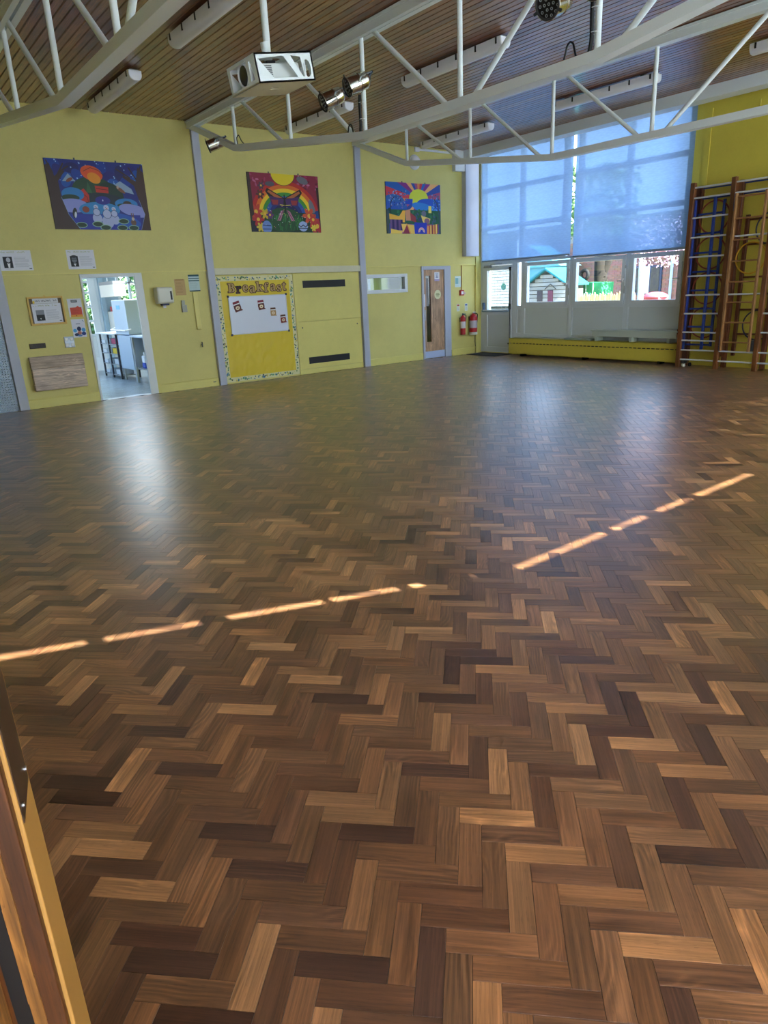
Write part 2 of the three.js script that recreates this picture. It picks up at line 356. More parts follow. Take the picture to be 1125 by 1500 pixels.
// entrance lobby outside the doorway, and its frame and door leaf at the edge of the view
{
  const lobby = structGroup('wall_lobby', 'plain lobby outside the entrance doorway', [JX, 0, JZ], 'lobby', CANT);
  part(lobby, 'floor_slab', box(-1.2, 2.2, -0.15, -0.004, 0, 2.6), M.jambBrown, { local: true });
  part(lobby, 'ceiling_slab', box(-1.2, 2.2, 2.055, 2.09, 0.1, 2.6), M.white, { local: true });
  part(lobby, 'wall_panel', box(-1.25, -1.2, -0.1, 2.09, 0.1, 2.6), M.yellow, { local: true });
  part(lobby, 'wall_panel', box(2.2, 2.25, -0.1, 2.09, 0.1, 2.6), M.yellow, { local: true });
  part(lobby, 'wall_panel', join([box(-1.25, -1.0, -0.1, 2.09, 2.6, 2.65), box(2.0, 2.25, -0.1, 2.09, 2.6, 2.65), box(-1.0, 2.0, -0.1, 0.15, 2.6, 2.65)]), M.yellow, { local: true });
  part(lobby, 'added_daylight_pane', sheetXY(-1.0, 2.0, 0.15, 2.06, 2.62), M.opal, { local: true });  // unseen pane, added so daylight brightens the jamb and the near floor
  for (const x of [-1.0, -0.02, 0.96, 1.94]) part(lobby, 'added_pane_bar', box(x, x + 0.06, 0.15, 2.06, 2.6, 2.65), M.jambBrown, { local: true });
}

// ------------------------------------------------------------------ entrance frame and leaf (left edge of the view)
{
  // local frame turned like the reveal seen in the photograph; origin at the reveal's far corner
  const turn = -0.236, f = structGroup('door_1', 'honey coloured timber entrance door frame with dark lock plate', [-12.19, 0, 11.187], 'door frame', turn);
  // local x along the wall, z outwards (towards the viewer); reveal face at x = 0
  part(f, 'jamb', rbox(-0.1, 0, 0, 2.05, 0, 0.094, 0.002), M.jamb, { local: true, along: 'y' });
  part(f, 'door_stop', rbox(-0.1, -0.004, 0, 2.05, 0.0945, 0.112, 0.002), M.stop, { local: true, along: 'y' });
  part(f, 'seal_strip', join(Array.from({ length: 60 }, (_, k) => box(-0.0345 + rr(-0.001, 0.001), -0.0225 + rr(-0.0006, 0.0006), k * 0.034, k * 0.034 + 0.034, 0.112, 0.116))), M.jambBrown, { local: true, along: 'y' });
  part(f, 'gap_shade_strip', box(-0.05, -0.0345, 0, 2.05, 0.112, 0.1135), M.black, { local: true });  // black strip painted in as the shade of the gap beside the leaf
  const plate = part(f, 'lock_plate', rbox(-0.002, 0.0015, 1.03, 1.35, 0.012, 0.092, 0.001), std('#4a3c2e', 0.3, { metalness: 0.6 }), { local: true, label: 'dark bronze lock plate' });
  for (const [y, z] of [[1.045, 0.08], [1.05, 0.022], [1.33, 0.05]]) part(plate, 'screw', new THREE.CylinderGeometry(0.003, 0.003, 0.002, 10).rotateZ(Math.PI / 2).translate(0.0022, y, z), M.steel, { local: true });
  part(f, 'jamb', rbox(2.0, 2.06, 0, 2.05, 0, 0.094, 0.003), M.jamb, { local: true, along: 'y' });
  const d = structGroup('door_2', 'honey coloured timber entrance door leaf folded back', [-12.19, 0, 11.187], 'door leaf', turn);
  part(d, 'leaf', rbox(-0.1, -0.056, 0.008, 2.04, 0.128, 0.72, 0.003), M.jamb, { local: true, along: 'y' });
  part(d, 'lipping', rbox(-0.0565, -0.05, 0.008, 2.04, 0.128, 0.72, 0.002), M.jambBrown, { local: true, along: 'y' });
}

// ------------------------------------------------------------------ window wall: glazing under and behind the blinds
const FX0 = -0.035, FX1 = 0.035;
const bar = (y0, y1, z0, z1, d = 0) => rbox(FX0 - d, FX1, y0, y1, z0, z1, 0.004, 1);
function framed(parent, name, y0, y1, z0, z1, t, d = 0, mat = M.pvc) {
  return part(parent, name, join([bar(y0, y1, z0, z0 + t, d), bar(y0, y1, z1 - t, z1, d), bar(y0, y0 + t, z0 + t, z1 - t, d), bar(y1 - t, y1, z0 + t, z1 - t, d)]), mat);
}
{
  // fire exit door
  const o = structGroup('door_3', 'white fire exit door with push bar and green sticker on its glass', [0, 0.02, 0.58], 'door');
  part(o, 'door_frame', join([bar(0.02, 2.05, 0.05, 0.12), bar(0.02, 2.05, 1.03, 1.13), bar(1.98, 2.05, 0.12, 1.03)]), M.pvc);
  const leaf = part(o, 'leaf', join([bar(0.03, 1.97, 0.125, 0.265, 0.012), bar(0.03, 1.97, 0.945, 1.025, 0.012), bar(1.865, 1.97, 0.265, 0.945, 0.012), bar(0.88, 1.0, 0.265, 0.945, 0.012), bar(0.03, 0.15, 0.265, 0.945, 0.012)]), M.pvc);
  part(leaf, 'pane', box(-0.004, 0.004, 1.0, 1.865, 0.265, 0.945), M.glass);
  part(leaf, 'lower_panel', rbox(-0.018, 0.01, 0.15, 0.88, 0.265, 0.945, 0.003), M.pvcPanel);
  const bars = part(o, 'push_bar', join([rod(V(-0.11, 0.96, 0.17), V(-0.11, 0.96, 0.99), 0.014, 10), rod(V(-0.06, 1.12, 0.17), V(-0.11, 0.96, 0.17), 0.014, 8), rod(V(-0.06, 1.08, 0.99), V(-0.11, 0.96, 0.99), 0.014, 8)]), std('#7f96a4', 0.35, { metalness: 0.5 }), { label: 'grey steel push bar' });
  part(o, 'bar_bracket', rbox(-0.085, -0.047, 1.0, 1.16, 0.14, 0.2, 0.01), std('#5878a8', 0.4), { label: 'blue grey bracket' });
  part(o, 'bar_bracket', rbox(-0.085, -0.047, 1.0, 1.13, 0.965, 1.015, 0.01), M.darkGrey, { label: 'dark lock bracket' });
  part(o, 'bolt_rod', join([rod(V(-0.062, 0.06, 0.99), V(-0.062, 1.9, 0.99), 0.009, 8), rbox(-0.08, -0.047, 1.84, 1.92, 0.965, 1.015, 0.01)]), M.darkGrey, { label: 'black vertical bolt rod' });
  part(o, 'door_closer', join([rbox(-0.1, -0.047, 1.93, 1.985, 0.2, 0.42, 0.008), rod(V(-0.08, 1.99, 0.4), V(-0.16, 2.0, 0.55), 0.008, 8), rod(V(-0.16, 2.0, 0.55), V(-0.04, 2.01, 0.72), 0.008, 8)]), M.grey, { label: 'grey door closer' });
  const stick = canvasTexture(128, 128, (x) => { x.fillStyle = '#19b39c'; x.beginPath(); x.arc(64, 64, 62, 0, 7); x.fill(); x.strokeStyle = '#e8fffb'; x.lineWidth = 7; x.beginPath(); x.arc(64, 64, 50, 0, 7); x.stroke(); x.fillStyle = '#e8fffb'; x.fillRect(26, 44, 76, 10); x.fillRect(30, 70, 68, 9); x.fillRect(46, 88, 36, 7); });
  const sg = new THREE.CylinderGeometry(0.075, 0.075, 0.001, 32).rotateX(Math.PI / 2).rotateY(-Math.PI / 2);
  metricFace(sg, 'x'); part(leaf, 'sticker', sg.translate(-0.006, 1.5, 0.745), phys('#ffffff', 0.95, { map: stick, transmission: 0.6, thickness: 0 }), { keepUV: true, label: 'round green sticker' });
  const lab = canvasTexture(512, 64, (x) => { x.fillStyle = '#dfe7e4'; x.fillRect(0, 0, 512, 64); x.fillStyle = '#3f524d'; x.fillRect(0, 0, 512, 5); x.fillRect(0, 59, 512, 5); x.fillRect(0, 0, 6, 64); x.fillRect(506, 0, 6, 64); x.font = 'bold 40px sans-serif'; x.fillText('PUSH BAR TO OPEN', 52, 47); });
  const lg = new THREE.PlaneGeometry(0.56, 0.055).rotateY(-Math.PI / 2);
  part(leaf, 'push_label', lg.translate(-0.0065, 1.04, 0.62), std('#ffffff', 0.6, { map: lab }), { keepUV: true, label: 'pale strip with dark lettering' });
}
function metricFace(g, axis) {                                       // uv 0..1 over the face across an axis
  g.computeBoundingBox(); const b = g.boundingBox, p = g.attributes.position, uv = new Float32Array(p.count * 2);
  for (let i = 0; i < p.count; i++) { uv[i * 2] = axis === 'x' ? (p.getZ(i) - b.min.z) / (b.max.z - b.min.z) : (p.getX(i) - b.min.x) / (b.max.x - b.min.x); uv[i * 2 + 1] = (p.getY(i) - b.min.y) / (b.max.y - b.min.y); }
  g.setAttribute('uv', new THREE.BufferAttribute(uv, 2)); return g;
}
{
  const s = structGroup('window_1', 'narrow white sidelight window beside the fire exit door', [0, 0.02, 1.24], 'window');
  framed(s, 'frame', 0.02, 2.05, 1.13, 1.35, 0.055);
  part(s, 'rail', bar(1.0, 1.08, 1.185, 1.295), M.pvc); part(s, 'rail', bar(0.4, 0.48, 1.185, 1.295), M.pvc);
  part(s, 'pane', box(-0.004, 0.004, 1.08, 1.995, 1.185, 1.295), M.glass);
  part(s, 'lower_panel', box(-0.015, 0.01, 0.075, 1.0, 1.185, 1.295), M.pvcPanel);
  const win = (n, z0, z1, label) => {
    const o = structGroup('window_' + n, label, [0, 0.02, (z0 + z1) / 2], 'window');
    framed(o, 'frame', 0.02, 2.05, z0, z1, 0.05);
    part(o, 'rail', bar(1.02, 1.08, z0 + 0.05, z1 - 0.05), M.pvc);
    part(o, 'rail', bar(0.4, 0.47, z0 + 0.05, z1 - 0.05), M.pvc);
    const c = framed(o, 'casement', 1.075, 1.985, z0 + 0.052, z1 - 0.052, 0.075, 0.018);
    part(c, 'pane', box(-0.004, 0.004, 1.14, 1.92, z0 + 0.12, z1 - 0.12), M.glass);
    part(c, 'handle', join([rbox(-0.075, -0.05, 1.48, 1.56, z1 - 0.1, z1 - 0.075, 0.006), rbox(-0.095, -0.07, 1.5, 1.53, z1 - 0.2, z1 - 0.078, 0.006)]), M.white);
    part(c, 'hinge', join([rbox(-0.06, -0.045, 1.74, 1.8, z1 - 0.058, z1 - 0.03, 0.004), rbox(-0.06, -0.045, 1.28, 1.42, z1 - 0.058, z1 - 0.03, 0.004)]), M.steel);
    part(o, 'lower_panel', rbox(-0.02, 0.012, 0.47, 1.02, z0 + 0.05, z1 - 0.05, 0.003), M.pvcPanel);
    part(o, 'panel_bead', join([bar(0.47, 1.02, z0 + 0.05, z0 + 0.066, -0.008), bar(0.47, 1.02, z1 - 0.066, z1 - 0.05, -0.008)]), M.pvc);
    part(o, 'kick_panel', box(-0.02, 0.012, 0.07, 0.4, z0 + 0.05, z1 - 0.05), M.pvcPanel);
  };
  win(2, 1.35, 2.655, 'white casement window looking onto the small white playhouse');
  win(3, 2.655, 3.975, 'white casement window looking onto the tree trunk and brick wall');
  win(4, 3.975, 5.13, 'white casement window looking onto the blossom tree, beside the climbing frame');
  const up = (n, zs, label) => {
    const o = structGroup('window_' + n, label, [0, 2.05, (zs[0] + zs[zs.length - 1]) / 2], 'window');
    const ys = [2.05, 2.78, 3.57, 4.33];
    for (const z of zs) part(o, 'mullion', bar(2.05, 4.33, Math.max(0.045, z - 0.06), Math.min(5.13, z + 0.06)), M.pvc);
    for (let i = 0; i + 1 < zs.length; i++) {
      for (const y of ys) part(o, 'transom', bar(Math.max(2.05, y - 0.045), Math.min(4.33, y + 0.045), zs[i] + 0.06, zs[i + 1] - 0.06), M.pvc);
      for (let k = 0; k < 3; k++) part(o, 'pane', box(-0.004, 0.004, ys[k] + 0.045, ys[k + 1] - 0.045, zs[i] + 0.06, zs[i + 1] - 0.06), M.glass);
    }
  };
  const mid = structGroup('window_12', 'narrow upper pane seen as a bright strip between the two roller blinds', [0, 2.05, 2.6], 'window'); part(mid, 'pane', box(-0.004, 0.004, 2.05, 4.33, 2.48, 2.72), M.glass);
  up(5, [0.06, 1.28, 2.42], 'tall gridded upper window behind the shorter roller blind above the fire exit');
  up(6, [2.78, 3.87, 5.07], 'tall gridded upper window behind the roller blind next to the climbing frame');
}
// roller blinds
{
  const mk = (z0, z1, y0, label) => {
    const b = thing('roller_blind', label, 'blind', [-0.33, y0, (z0 + z1) / 2], 'large roller blinds on the window wall');
    part(b, 'fabric', new THREE.PlaneGeometry(z1 - z0, 4.24 - y0 - 0.03).rotateY(-Math.PI / 2).translate(-0.325, (4.24 + y0 + 0.03) / 2, (z0 + z1) / 2), M.blind);
    part(b, 'bottom_bar', rbox(-0.333, -0.318, y0, y0 + 0.032, z0, z1, 0.005), std('#8ea3bd', 0.5));
    part(b, 'roller_tube', rod(V(-0.3, 4.26, z0), V(-0.3, 4.26, z1), 0.035, 14), M.grey);
  };
  mk(0.375, 2.82, 2.05, 'translucent blue grey roller blind hanging above the fire exit door');
  mk(2.885, 5.275, 2.0, 'translucent blue grey roller blind hanging next to the climbing frame');
}
// heater casing under the windows
{
  const o = thing('heater_casing', 'long low yellow painted heater casing with a slotted front under the windows', 'heater casing', [-0.2, 0, 3.25]);
  const z0 = 1.235, z1 = 5.29;
  part(o, 'front_panel', rbox(-0.35, -0.335, 0.055, 0.272, z0, z1, 0.003), M.yellowDeep);
  part(o, 'top_panel', join([rbox(-0.35, -0.135, 0.376, 0.39, z0, z1, 0.003), rbox(-0.35, -0.335, 0.29, 0.39, z0, z1, 0.003)]), M.yellowDeep);
  for (let z = z0; z < z1 - 0.03; z += 0.095) part(o, 'slot_bridge', box(-0.349, -0.338, 0.27, 0.292, z, z + 0.022), M.yellowDeep);
  part(o, 'end_panel', box(-0.34, -0.135, 0.055, 0.376, z1 - 0.015, z1 - 0.002), M.yellowDeep);
  part(o, 'end_panel', box(-0.3, -0.135, 0.055, 0.376, z0 + 0.02, z0 + 0.035), M.yellowDeep);
  part(o, 'heating_fins', box(-0.28, -0.15, 0.1, 0.33, z0 + 0.06, z1 - 0.06), M.darkGrey);
  part(o, 'foot', box(-0.3, -0.15, 0, 0.056, z0 + 0.3, z0 + 0.36), M.black); part(o, 'foot', box(-0.3, -0.15, 0, 0.056, 3.2, 3.26), M.black); part(o, 'foot', box(-0.3, -0.15, 0, 0.056, z1 - 0.4, z1 - 0.34), M.black);
  part(o, 'valve', join([rod(V(-0.33, 0.27, z0 - 0.045), V(-0.33, 0.27, z0 + 0.02), 0.018, 10), rod(V(-0.32, 0.02, z0 - 0.02), V(-0.32, 0.27, z0 - 0.02), 0.009, 8)]), M.black, { label: 'black radiator valve' });
}
{
  const benchPaint = std('#bcc5ba', 0.45), o = thing('gym_bench', 'white painted gym bench resting on the yellow heater casing', 'bench', [-0.2, 0.39, 4.3]);
  part(o, 'seat_board', rbox(-0.33, -0.12, 0.575, 0.605, 3.4, 5.26, 0.006), benchPaint);
  part(o, 'side_rail', rbox(-0.31, -0.28, 0.47, 0.575, 3.42, 5.24, 0.005), benchPaint);
  part(o, 'side_rail', rbox(-0.16, -0.13, 0.47, 0.575, 3.42, 5.24, 0.005), benchPaint);
  for (const z of [3.5, 4.28, 5.06]) part(o, 'foot', rbox(-0.33, -0.12, 0.39, 0.47, z, z + 0.06, 0.006), benchPaint);
  part(o, 'hook_block', rbox(-0.32, -0.12, 0.49, 0.64, 5.24, 5.275, 0.005), M.frameWood, { along: 'y', label: 'brown wooden hook block' });
  single('plank', rbox(-0.3, -0.12, 0.39, 0.415, 2.72, 3.39, 0.004), std('#8d968d', 0.5), 'short grey plank lying on the heater casing beside the gym bench', 'plank');
}

// ------------------------------------------------------------------ roof trusses
function chordGeometry(path, h, x0, x1) {                           // path of (z, y) centre line, closed by offsetting along the vertical
  const up = path.map(([z, y]) => [z, y + h / 2]), down = path.map(([z, y]) => [z, y - h / 2]).reverse();
  return prism([...up, ...down], x1 - x0, 'zy', x0);
}
function truss(x, label) {
  const o = thing('roof_truss', label, 'roof truss', [x, 3.2, ZF / 2], 'white roof trusses');
  const top = H - 0.008, c = x;
  part(o, 'top_chord', join([box(c - 0.09, c + 0.09, top - 0.03, top, 0.03, ZF - 0.03), box(c - 0.075, c - 0.02, top - 0.11, top - 0.03, 0.03, ZF - 0.03), box(c + 0.02, c + 0.09, top - 0.095, top - 0.03, 0.03, ZF - 0.03)]), M.steelWhite);
  const half = [[0.12, 4.27], [1.6, 3.7], [4.88, 3.275]], path = [...half, ...half.map(([z, y]) => [ZF - z, y]).reverse()];
  part(o, 'bottom_chord', chordGeometry(path, 0.085, c - 0.055, c + 0.055), M.steelWhite);
  const bottom = (z) => { for (let i = 0; i + 1 < path.length; i++) if (z <= path[i + 1][0]) return path[i][1] + (path[i + 1][1] - path[i][1]) * (z - path[i][0]) / (path[i + 1][0] - path[i][0]); };
  const r = 0.027, yt = top - 0.06;
  for (const z of [1.6, 3.2, 4.87, 6.46, 8.05, 9.72, 11.32]) part(o, 'vertical_tube', rod(V(c, bottom(z), z), V(c, yt, z), r), M.steelWhite);
  for (const [a, b] of [[1.85, 3.02], [3.42, 4.68], [5.06, 6.3]]) for (const f of [(z) => z, (z) => ZF - z]) part(o, 'diagonal_tube', rod(V(c, yt, f(a)), V(c, bottom(f(b)), f(b)), r), M.steelWhite);
  return o;
}
truss(-10.23, 'white steel roof truss resting on the column beside the treadplate panel');
truss(-6.88, 'white steel roof truss carrying the chrome stage lights');
truss(-3.5, 'white steel roof truss with no stage lights, nearest the roller blinds');

// ------------------------------------------------------------------ ceiling lights (switched off)
function batten(x, z0, label) {
  const l = 1.86, o = thing('batten_light', label, 'ceiling light', [x, 4.215, z0 + l / 2], 'long white ceiling lights');
  const s = new THREE.Shape(); s.moveTo(-0.075, 0.035); s.lineTo(-0.075, 0.0); s.quadraticCurveTo(-0.07, -0.06, 0, -0.062); s.quadraticCurveTo(0.07, -0.06, 0.075, 0); s.lineTo(0.075, 0.035);
  const g = new THREE.ExtrudeGeometry(s, { depth: l - 0.04, bevelEnabled: true, bevelSize: 0.012, bevelThickness: 0.02, bevelSegments: 3, curveSegments: 8 });
  part(o, 'diffuser', toCreasedNormals(g.translate(x, 4.285, z0 + 0.02), 0.7), M.diffuser);
  part(o, 'housing', rbox(x - 0.06, x + 0.06, 4.31, 4.345, z0 + 0.02, z0 + l - 0.02, 0.008), M.grey);
  for (const z of [z0 + 0.25, z0 + l - 0.25]) part(o, 'spacer', box(x - 0.03, x + 0.03, 4.34, H + 0.002, z - 0.03, z + 0.03), M.black);
  for (let k = 0; k < 6; k++) for (const d of [-1, 1]) part(o, 'clip', rbox(x + d * 0.088 - 0.006, x + d * 0.088 + 0.006, 4.265, 4.33, z0 + 0.08 + k * (l - 0.16) / 5 - 0.012, z0 + 0.08 + k * (l - 0.16) / 5 + 0.012, 0.003), M.black);
}
const rows = [[-8.58, [[0.5, 'above the snow scene painting'], [3.68, 'beside the projector pole']]], [-5.27, [[0.5, 'above the butterfly painting'], [3.72, 'behind the pair of stage lights']]], [-2.15, [[0.52, 'above the sun ray painting'], [3.8, 'over the middle of the blinds'], [6.97, 'above the climbing frame']]]];
for (const [x, list] of rows) for (const [z, where] of list) batten(x, z, 'long white ceiling batten light ' + where);

// ------------------------------------------------------------------ projector in its cage on a ceiling pole
{
  const px = -9.05, py = 3.13, pz = 6.55;
  const o = thing('caged_projector', 'white ceiling projector in a white steel cage on a pole', 'projector', [px, py, pz]);
  const w = 0.52, h = 0.2, d = 0.46, t = 0.012, m = M.steelWhite;   // cage: local x across, z depth; lens looks to -x ... built in own axes
  const P = (name, g, mat, extra = {}) => part(o, name, g, mat, { local: true, ...extra });
  const sheet = (holes, sw, sh) => { const s = new THREE.Shape([[-sw / 2, 0], [sw / 2, 0], [sw / 2, sh], [-sw / 2, sh]].map((p) => new THREE.Vector2(...p))); for (const k of holes) s.holes.push(k); return new THREE.ExtrudeGeometry(s, { depth: t, bevelEnabled: false, curveSegments: 14 }); };
  const poly = (pts) => new THREE.Path(pts.map((p) => new THREE.Vector2(...p)));
  const ell = (x, y, a, b) => { const p = new THREE.Path(); p.absellipse(x, y, a, b, 0, Math.PI * 2); return p; };
  // cage box spans x -w/2..w/2, y 0..h, z -d/2..d/2
  P('cage_bottom', sheet([ell(0, d / 2, 0.045, 0.02), ...[0, 1, 2, 3, 4, 5].map((k) => ell(0.1 * Math.cos(k * 1.05), d / 2 + 0.07 * Math.sin(k * 1.05), 0.012, 0.005))], w, d).rotateX(Math.PI / 2).translate(0, t, -d / 2), std('#d9d0ac', 0.5));
  P('cage_top', sheet([ell(0, d / 2, 0.1, 0.1)], w, d).rotateX(Math.PI / 2).translate(0, h, -d / 2), m);
  const long = () => [poly([[-w / 2 + 0.03, 0.16], [-w / 2 + 0.14, 0.03], [0.1, 0.03], [0.0, 0.17], [-0.02, 0.175]]), poly([[0.06, 0.175], [0.15, 0.03], [0.165, 0.03], [0.15, 0.165]]), ell(w / 2 - 0.06, 0.085, 0.034, 0.06)];
  const side = () => [poly([[-d / 2 + 0.03, 0.025], [0.07, 0.025], [0.085, 0.18], [-d / 2 + 0.05, 0.175]]), poly([[0.115, 0.035], [d / 2 - 0.05, 0.035], [d / 2 - 0.07, 0.12], [d / 2 - 0.08, 0.165], [0.125, 0.165]])];
  P('cage_side', sheet(long(), w, h).translate(0, 0, d / 2 - t), m);
  P('cage_side', sheet(long(), w, h).translate(0, 0, -d / 2), m);
  P('cage_side', sheet(side(), d, h).rotateY(-Math.PI / 2).translate(-w / 2 + t, 0, 0), m);
  P('cage_side', sheet(side(), d, h).rotateY(-Math.PI / 2).translate(w / 2, 0, 0), m);
  const body = P('projector_body', rbox(-0.2, 0.17, 0.035, 0.145, -0.17, 0.17, 0.015, 3), std('#c9ccc6', 0.45));
  part(body, 'lens', new THREE.CylinderGeometry(0.078, 0.08, 0.07, 28, 1, true).rotateZ(Math.PI / 2).translate(-0.225, 0.1, 0.0), M.white, { local: true });
  part(body, 'lens_glass', new THREE.CylinderGeometry(0.068, 0.068, 0.05, 28).rotateZ(Math.PI / 2).translate(-0.224, 0.1, 0.0), M.darkGlass, { local: true, label: 'black projector lens' });
  part(body, 'vent_slats', join(Array.from({ length: 7 }, (_, k) => box(-0.18, -0.09, 0.05 + k * 0.012, 0.056 + k * 0.012, 0.168, 0.173))), M.darkGrey, { local: true });
  P('mount_arm', rbox(-0.04, 0.04, 0.145, 0.19, -0.04, 0.04, 0.005), M.darkGrey);
  const pole = P('ceiling_pole', new THREE.CylinderGeometry(0.028, 0.028, 1, 16), M.steelWhite);
  P('pole_collar', new THREE.CylinderGeometry(0.036, 0.036, 0.12, 16).translate(0, h + 0.06, 0), M.steelWhite);
  const lean = 0.16; o.rotation.z = lean;                           // the cage hangs askew about its lens axis, the pole is upright
  const len = H - py - h;
  pole.scale.y = len; pole.rotation.z = -lean; pole.position.set(Math.sin(lean) * len / 2, h + Math.cos(lean) * len / 2, 0);
}

// ------------------------------------------------------------------ stage lights on the middle truss
function par(x, y, z, yaw, pitch, label, big = 1) {
  const o = thing('stage_light', label, 'stage light', [x, y, z], 'chrome stage lights on the truss');
  const q = new THREE.Quaternion().setFromEuler(new THREE.Euler(pitch, yaw, 0, 'YXZ')), r = 0.088 * big, l = 0.22 * big;
  const put = (g) => g.applyQuaternion(q);                          // can looks along -z before turning
  const L2 = (pts) => new THREE.LatheGeometry(pts.map((p) => new THREE.Vector2(...p)), 28).rotateX(Math.PI / 2);
  part(o, 'can', put(L2([[r * 0.35, l * 0.62], [r * 0.7, l * 0.6], [r * 0.93, l * 0.48], [r * 0.95, l * 0.1], [r, l * 0.08], [r, -l * 0.45], [r * 1.07, -l * 0.46], [r * 1.07, -l * 0.5], [r * 0.97, -l * 0.5], [r * 0.94, -l * 0.3]])), M.chrome, { local: true });
  part(o, 'band', put(new THREE.TorusGeometry(r * 0.99, 0.006, 8, 28).translate(0, 0, l * 0.12)), M.chrome, { local: true });
  part(o, 'gel_frame', put(join([new THREE.TorusGeometry(r * 0.95, 0.009, 6, 28).translate(0, 0, -l * 0.5), ...[0.3, 2.1, 4.4].map((a) => box(-0.012, 0.012, r, r + 0.03, -l * 0.5 - 0.004, -l * 0.5 + 0.004).rotateZ(a))])), M.darkGrey, { local: true });
  const face = part(o, 'lamp_face', put(new THREE.CylinderGeometry(r * 0.93, r * 0.93, 0.01, 28).rotateX(Math.PI / 2).translate(0, 0, -l * 0.38)), M.black, { local: true });
  const leds = []; for (const [n, rad] of [[1, 0], [6, 0.38], [11, 0.75]]) for (let k = 0; k < n; k++) leds.push(new THREE.TorusGeometry(r * 0.085, r * 0.028, 5, 10).translate(rad * r * Math.cos(k / n * 6.283), rad * r * Math.sin(k / n * 6.283), -l * 0.41));
  part(face, 'lens_rings', put(join(leds)), M.steel, { local: true });
  part(o, 'yoke', join([put(tube([V(-r * 1.1, 0, 0), V(-r * 1.15, r * 0.4, l * 0.15), V(0, r * 0.5, l * 0.95), V(r * 1.15, r * 0.4, l * 0.15), V(r * 1.1, 0, 0)], 0.008, 30, 6))]), M.steel, { local: true });
  const back = V(0, r * 0.5, l * 0.95).applyQuaternion(q), side = V(-6.88 - x, 0, 0);
  part(o, 'clamp', join([rod(back, V(-6.88 - x, back.y * 0.4, back.z + (z > 6 ? 0.0 : 0.0)), 0.016, 10), rbox(-0.03, 0.03, -0.03, 0.03, -0.03, 0.03, 0.008).translate(-6.88 - x, back.y * 0.4, back.z)]), M.gunmetal, { local: true });
}
par(-6.97, 3.84, 1.06, 1.15, -0.35, 'chrome stage light clamped low on the truss near the wall column');
par(-7.02, 3.74, 4.42, 1.3, -0.42, 'chrome stage light of the pair, lower one next to the projector', 1.12);
par(-7.0, 3.79, 4.9, 1.3, -0.38, 'chrome stage light of the pair, on the truss upright with black cable', 1.12);
par(-7.02, 3.73, 7.72, 1.75, -0.35, 'chrome stage light with a round face of small lenses', 1.2);
par(-7.05, 3.72, 8.2, 1.5, -0.35, 'chrome stage light beside the taped black cable', 1.15);
{
  const cable = (z, y1, label) => {
    const o = thing('cable_run', label, 'cable', [-6.88, 3.3, z]);
    part(o, 'cable', tube([V(-6.915, 3.32, z - 0.05), V(-6.92, 3.4, z - 0.03), V(-6.92, 3.6, z - 0.035), V(-6.915, y1, z - 0.03)], 0.017, 24, 8), M.black);
    for (const y of [3.45, 3.62]) part(o, 'cable_tie', new THREE.TorusGeometry(0.04, 0.003, 6, 16).rotateX(Math.PI / 2).translate(-6.895, y, z - 0.02), M.white);
    part(o, 'cable_loop', tube([V(-6.92, 3.325, z - 0.3), V(-6.92, 3.42, z - 0.27), V(-6.92, 3.44, z - 0.24), V(-6.92, 3.42, z - 0.21), V(-6.92, 3.325, z - 0.18)], 0.009, 20, 6), M.black);
    return o;
  };
  cable(8.05, 3.9, 'thick black taped cable on the truss upright with cable loop'); cable(4.87, 3.7, 'black cable on the truss upright under the pair of stage lights');
  single('cable_loop', tube([V(-6.88, 3.72, 1.66), V(-6.9, 3.82, 1.68), V(-6.9, 3.85, 1.75), V(-6.9, 3.76, 1.82), V(-6.88, 3.715, 1.86)], 0.007, 20, 6), M.black, 'small loop of black cable on the truss beside the lowest stage light', 'cable');
}
// dome lamp and trunking high on the picture wall
{
  const o = thing('dome_lamp', 'white opal dome lamp high on the yellow wall above the sun ray painting', 'wall lamp', [-1.99, 3.92, 0.022]);
  part(o, 'base_ring', new THREE.CylinderGeometry(0.145, 0.145, 0.03, 28).rotateX(Math.PI / 2).translate(-1.99, 4.06, 0.038), M.white);
  part(o, 'globe', new THREE.SphereGeometry(0.13, 24, 12, 0, Math.PI * 2, 0, Math.PI / 2).rotateX(Math.PI / 2).scale(1, 1, 0.8).translate(-1.99, 4.06, 0.053), M.diffuser);
  single('cable_trunking', join([rbox(-1.95, -0.95, 4.29, 4.33, 0.022, 0.05, 0.004), rbox(-1.98, -1.86, 4.26, 4.35, 0.022, 0.07, 0.008)]), M.white, 'white cable trunking with junction box under the ceiling in the corner', 'trunking');
}

// ------------------------------------------------------------------ picture wall: paintings
const PW = 0.022;                                                   // face of the upper wall
function picture(name, x0, x1, y0, y1, z, t, tex, mat, label, category, extra = {}) {
  const o = thing(name, label, category, [(x0 + x1) / 2, y0, z], extra.group);
  part(o, extra.backing ?? 'board', box(x0, x1, y0, y1, z, z + t), mat);
  part(o, extra.face ?? 'painted_face', new THREE.PlaneGeometry(x1 - x0, y1 - y0).translate((x0 + x1) / 2, (y0 + y1) / 2, z + t + 0.0008), std('#ffffff', extra.rough ?? 0.5, { map: tex }), { keepUV: true });
  return o;
}
const blob = (x, c, px, py, a, b, rot = 0) => { x.fillStyle = c; x.beginPath(); x.ellipse(px, py, a, b, rot, 0, 7); x.fill(); };
const line = (x, c, w, pts) => { x.strokeStyle = c; x.lineWidth = w; x.lineCap = x.lineJoin = 'round'; x.beginPath(); pts.forEach(([a, b], i) => i ? x.lineTo(a, b) : x.moveTo(a, b)); x.stroke(); };
const fillPoly = (x, c, pts) => { x.fillStyle = c; x.beginPath(); pts.forEach(([a, b], i) => i ? x.lineTo(a, b) : x.moveTo(a, b)); x.closePath(); x.fill(); };
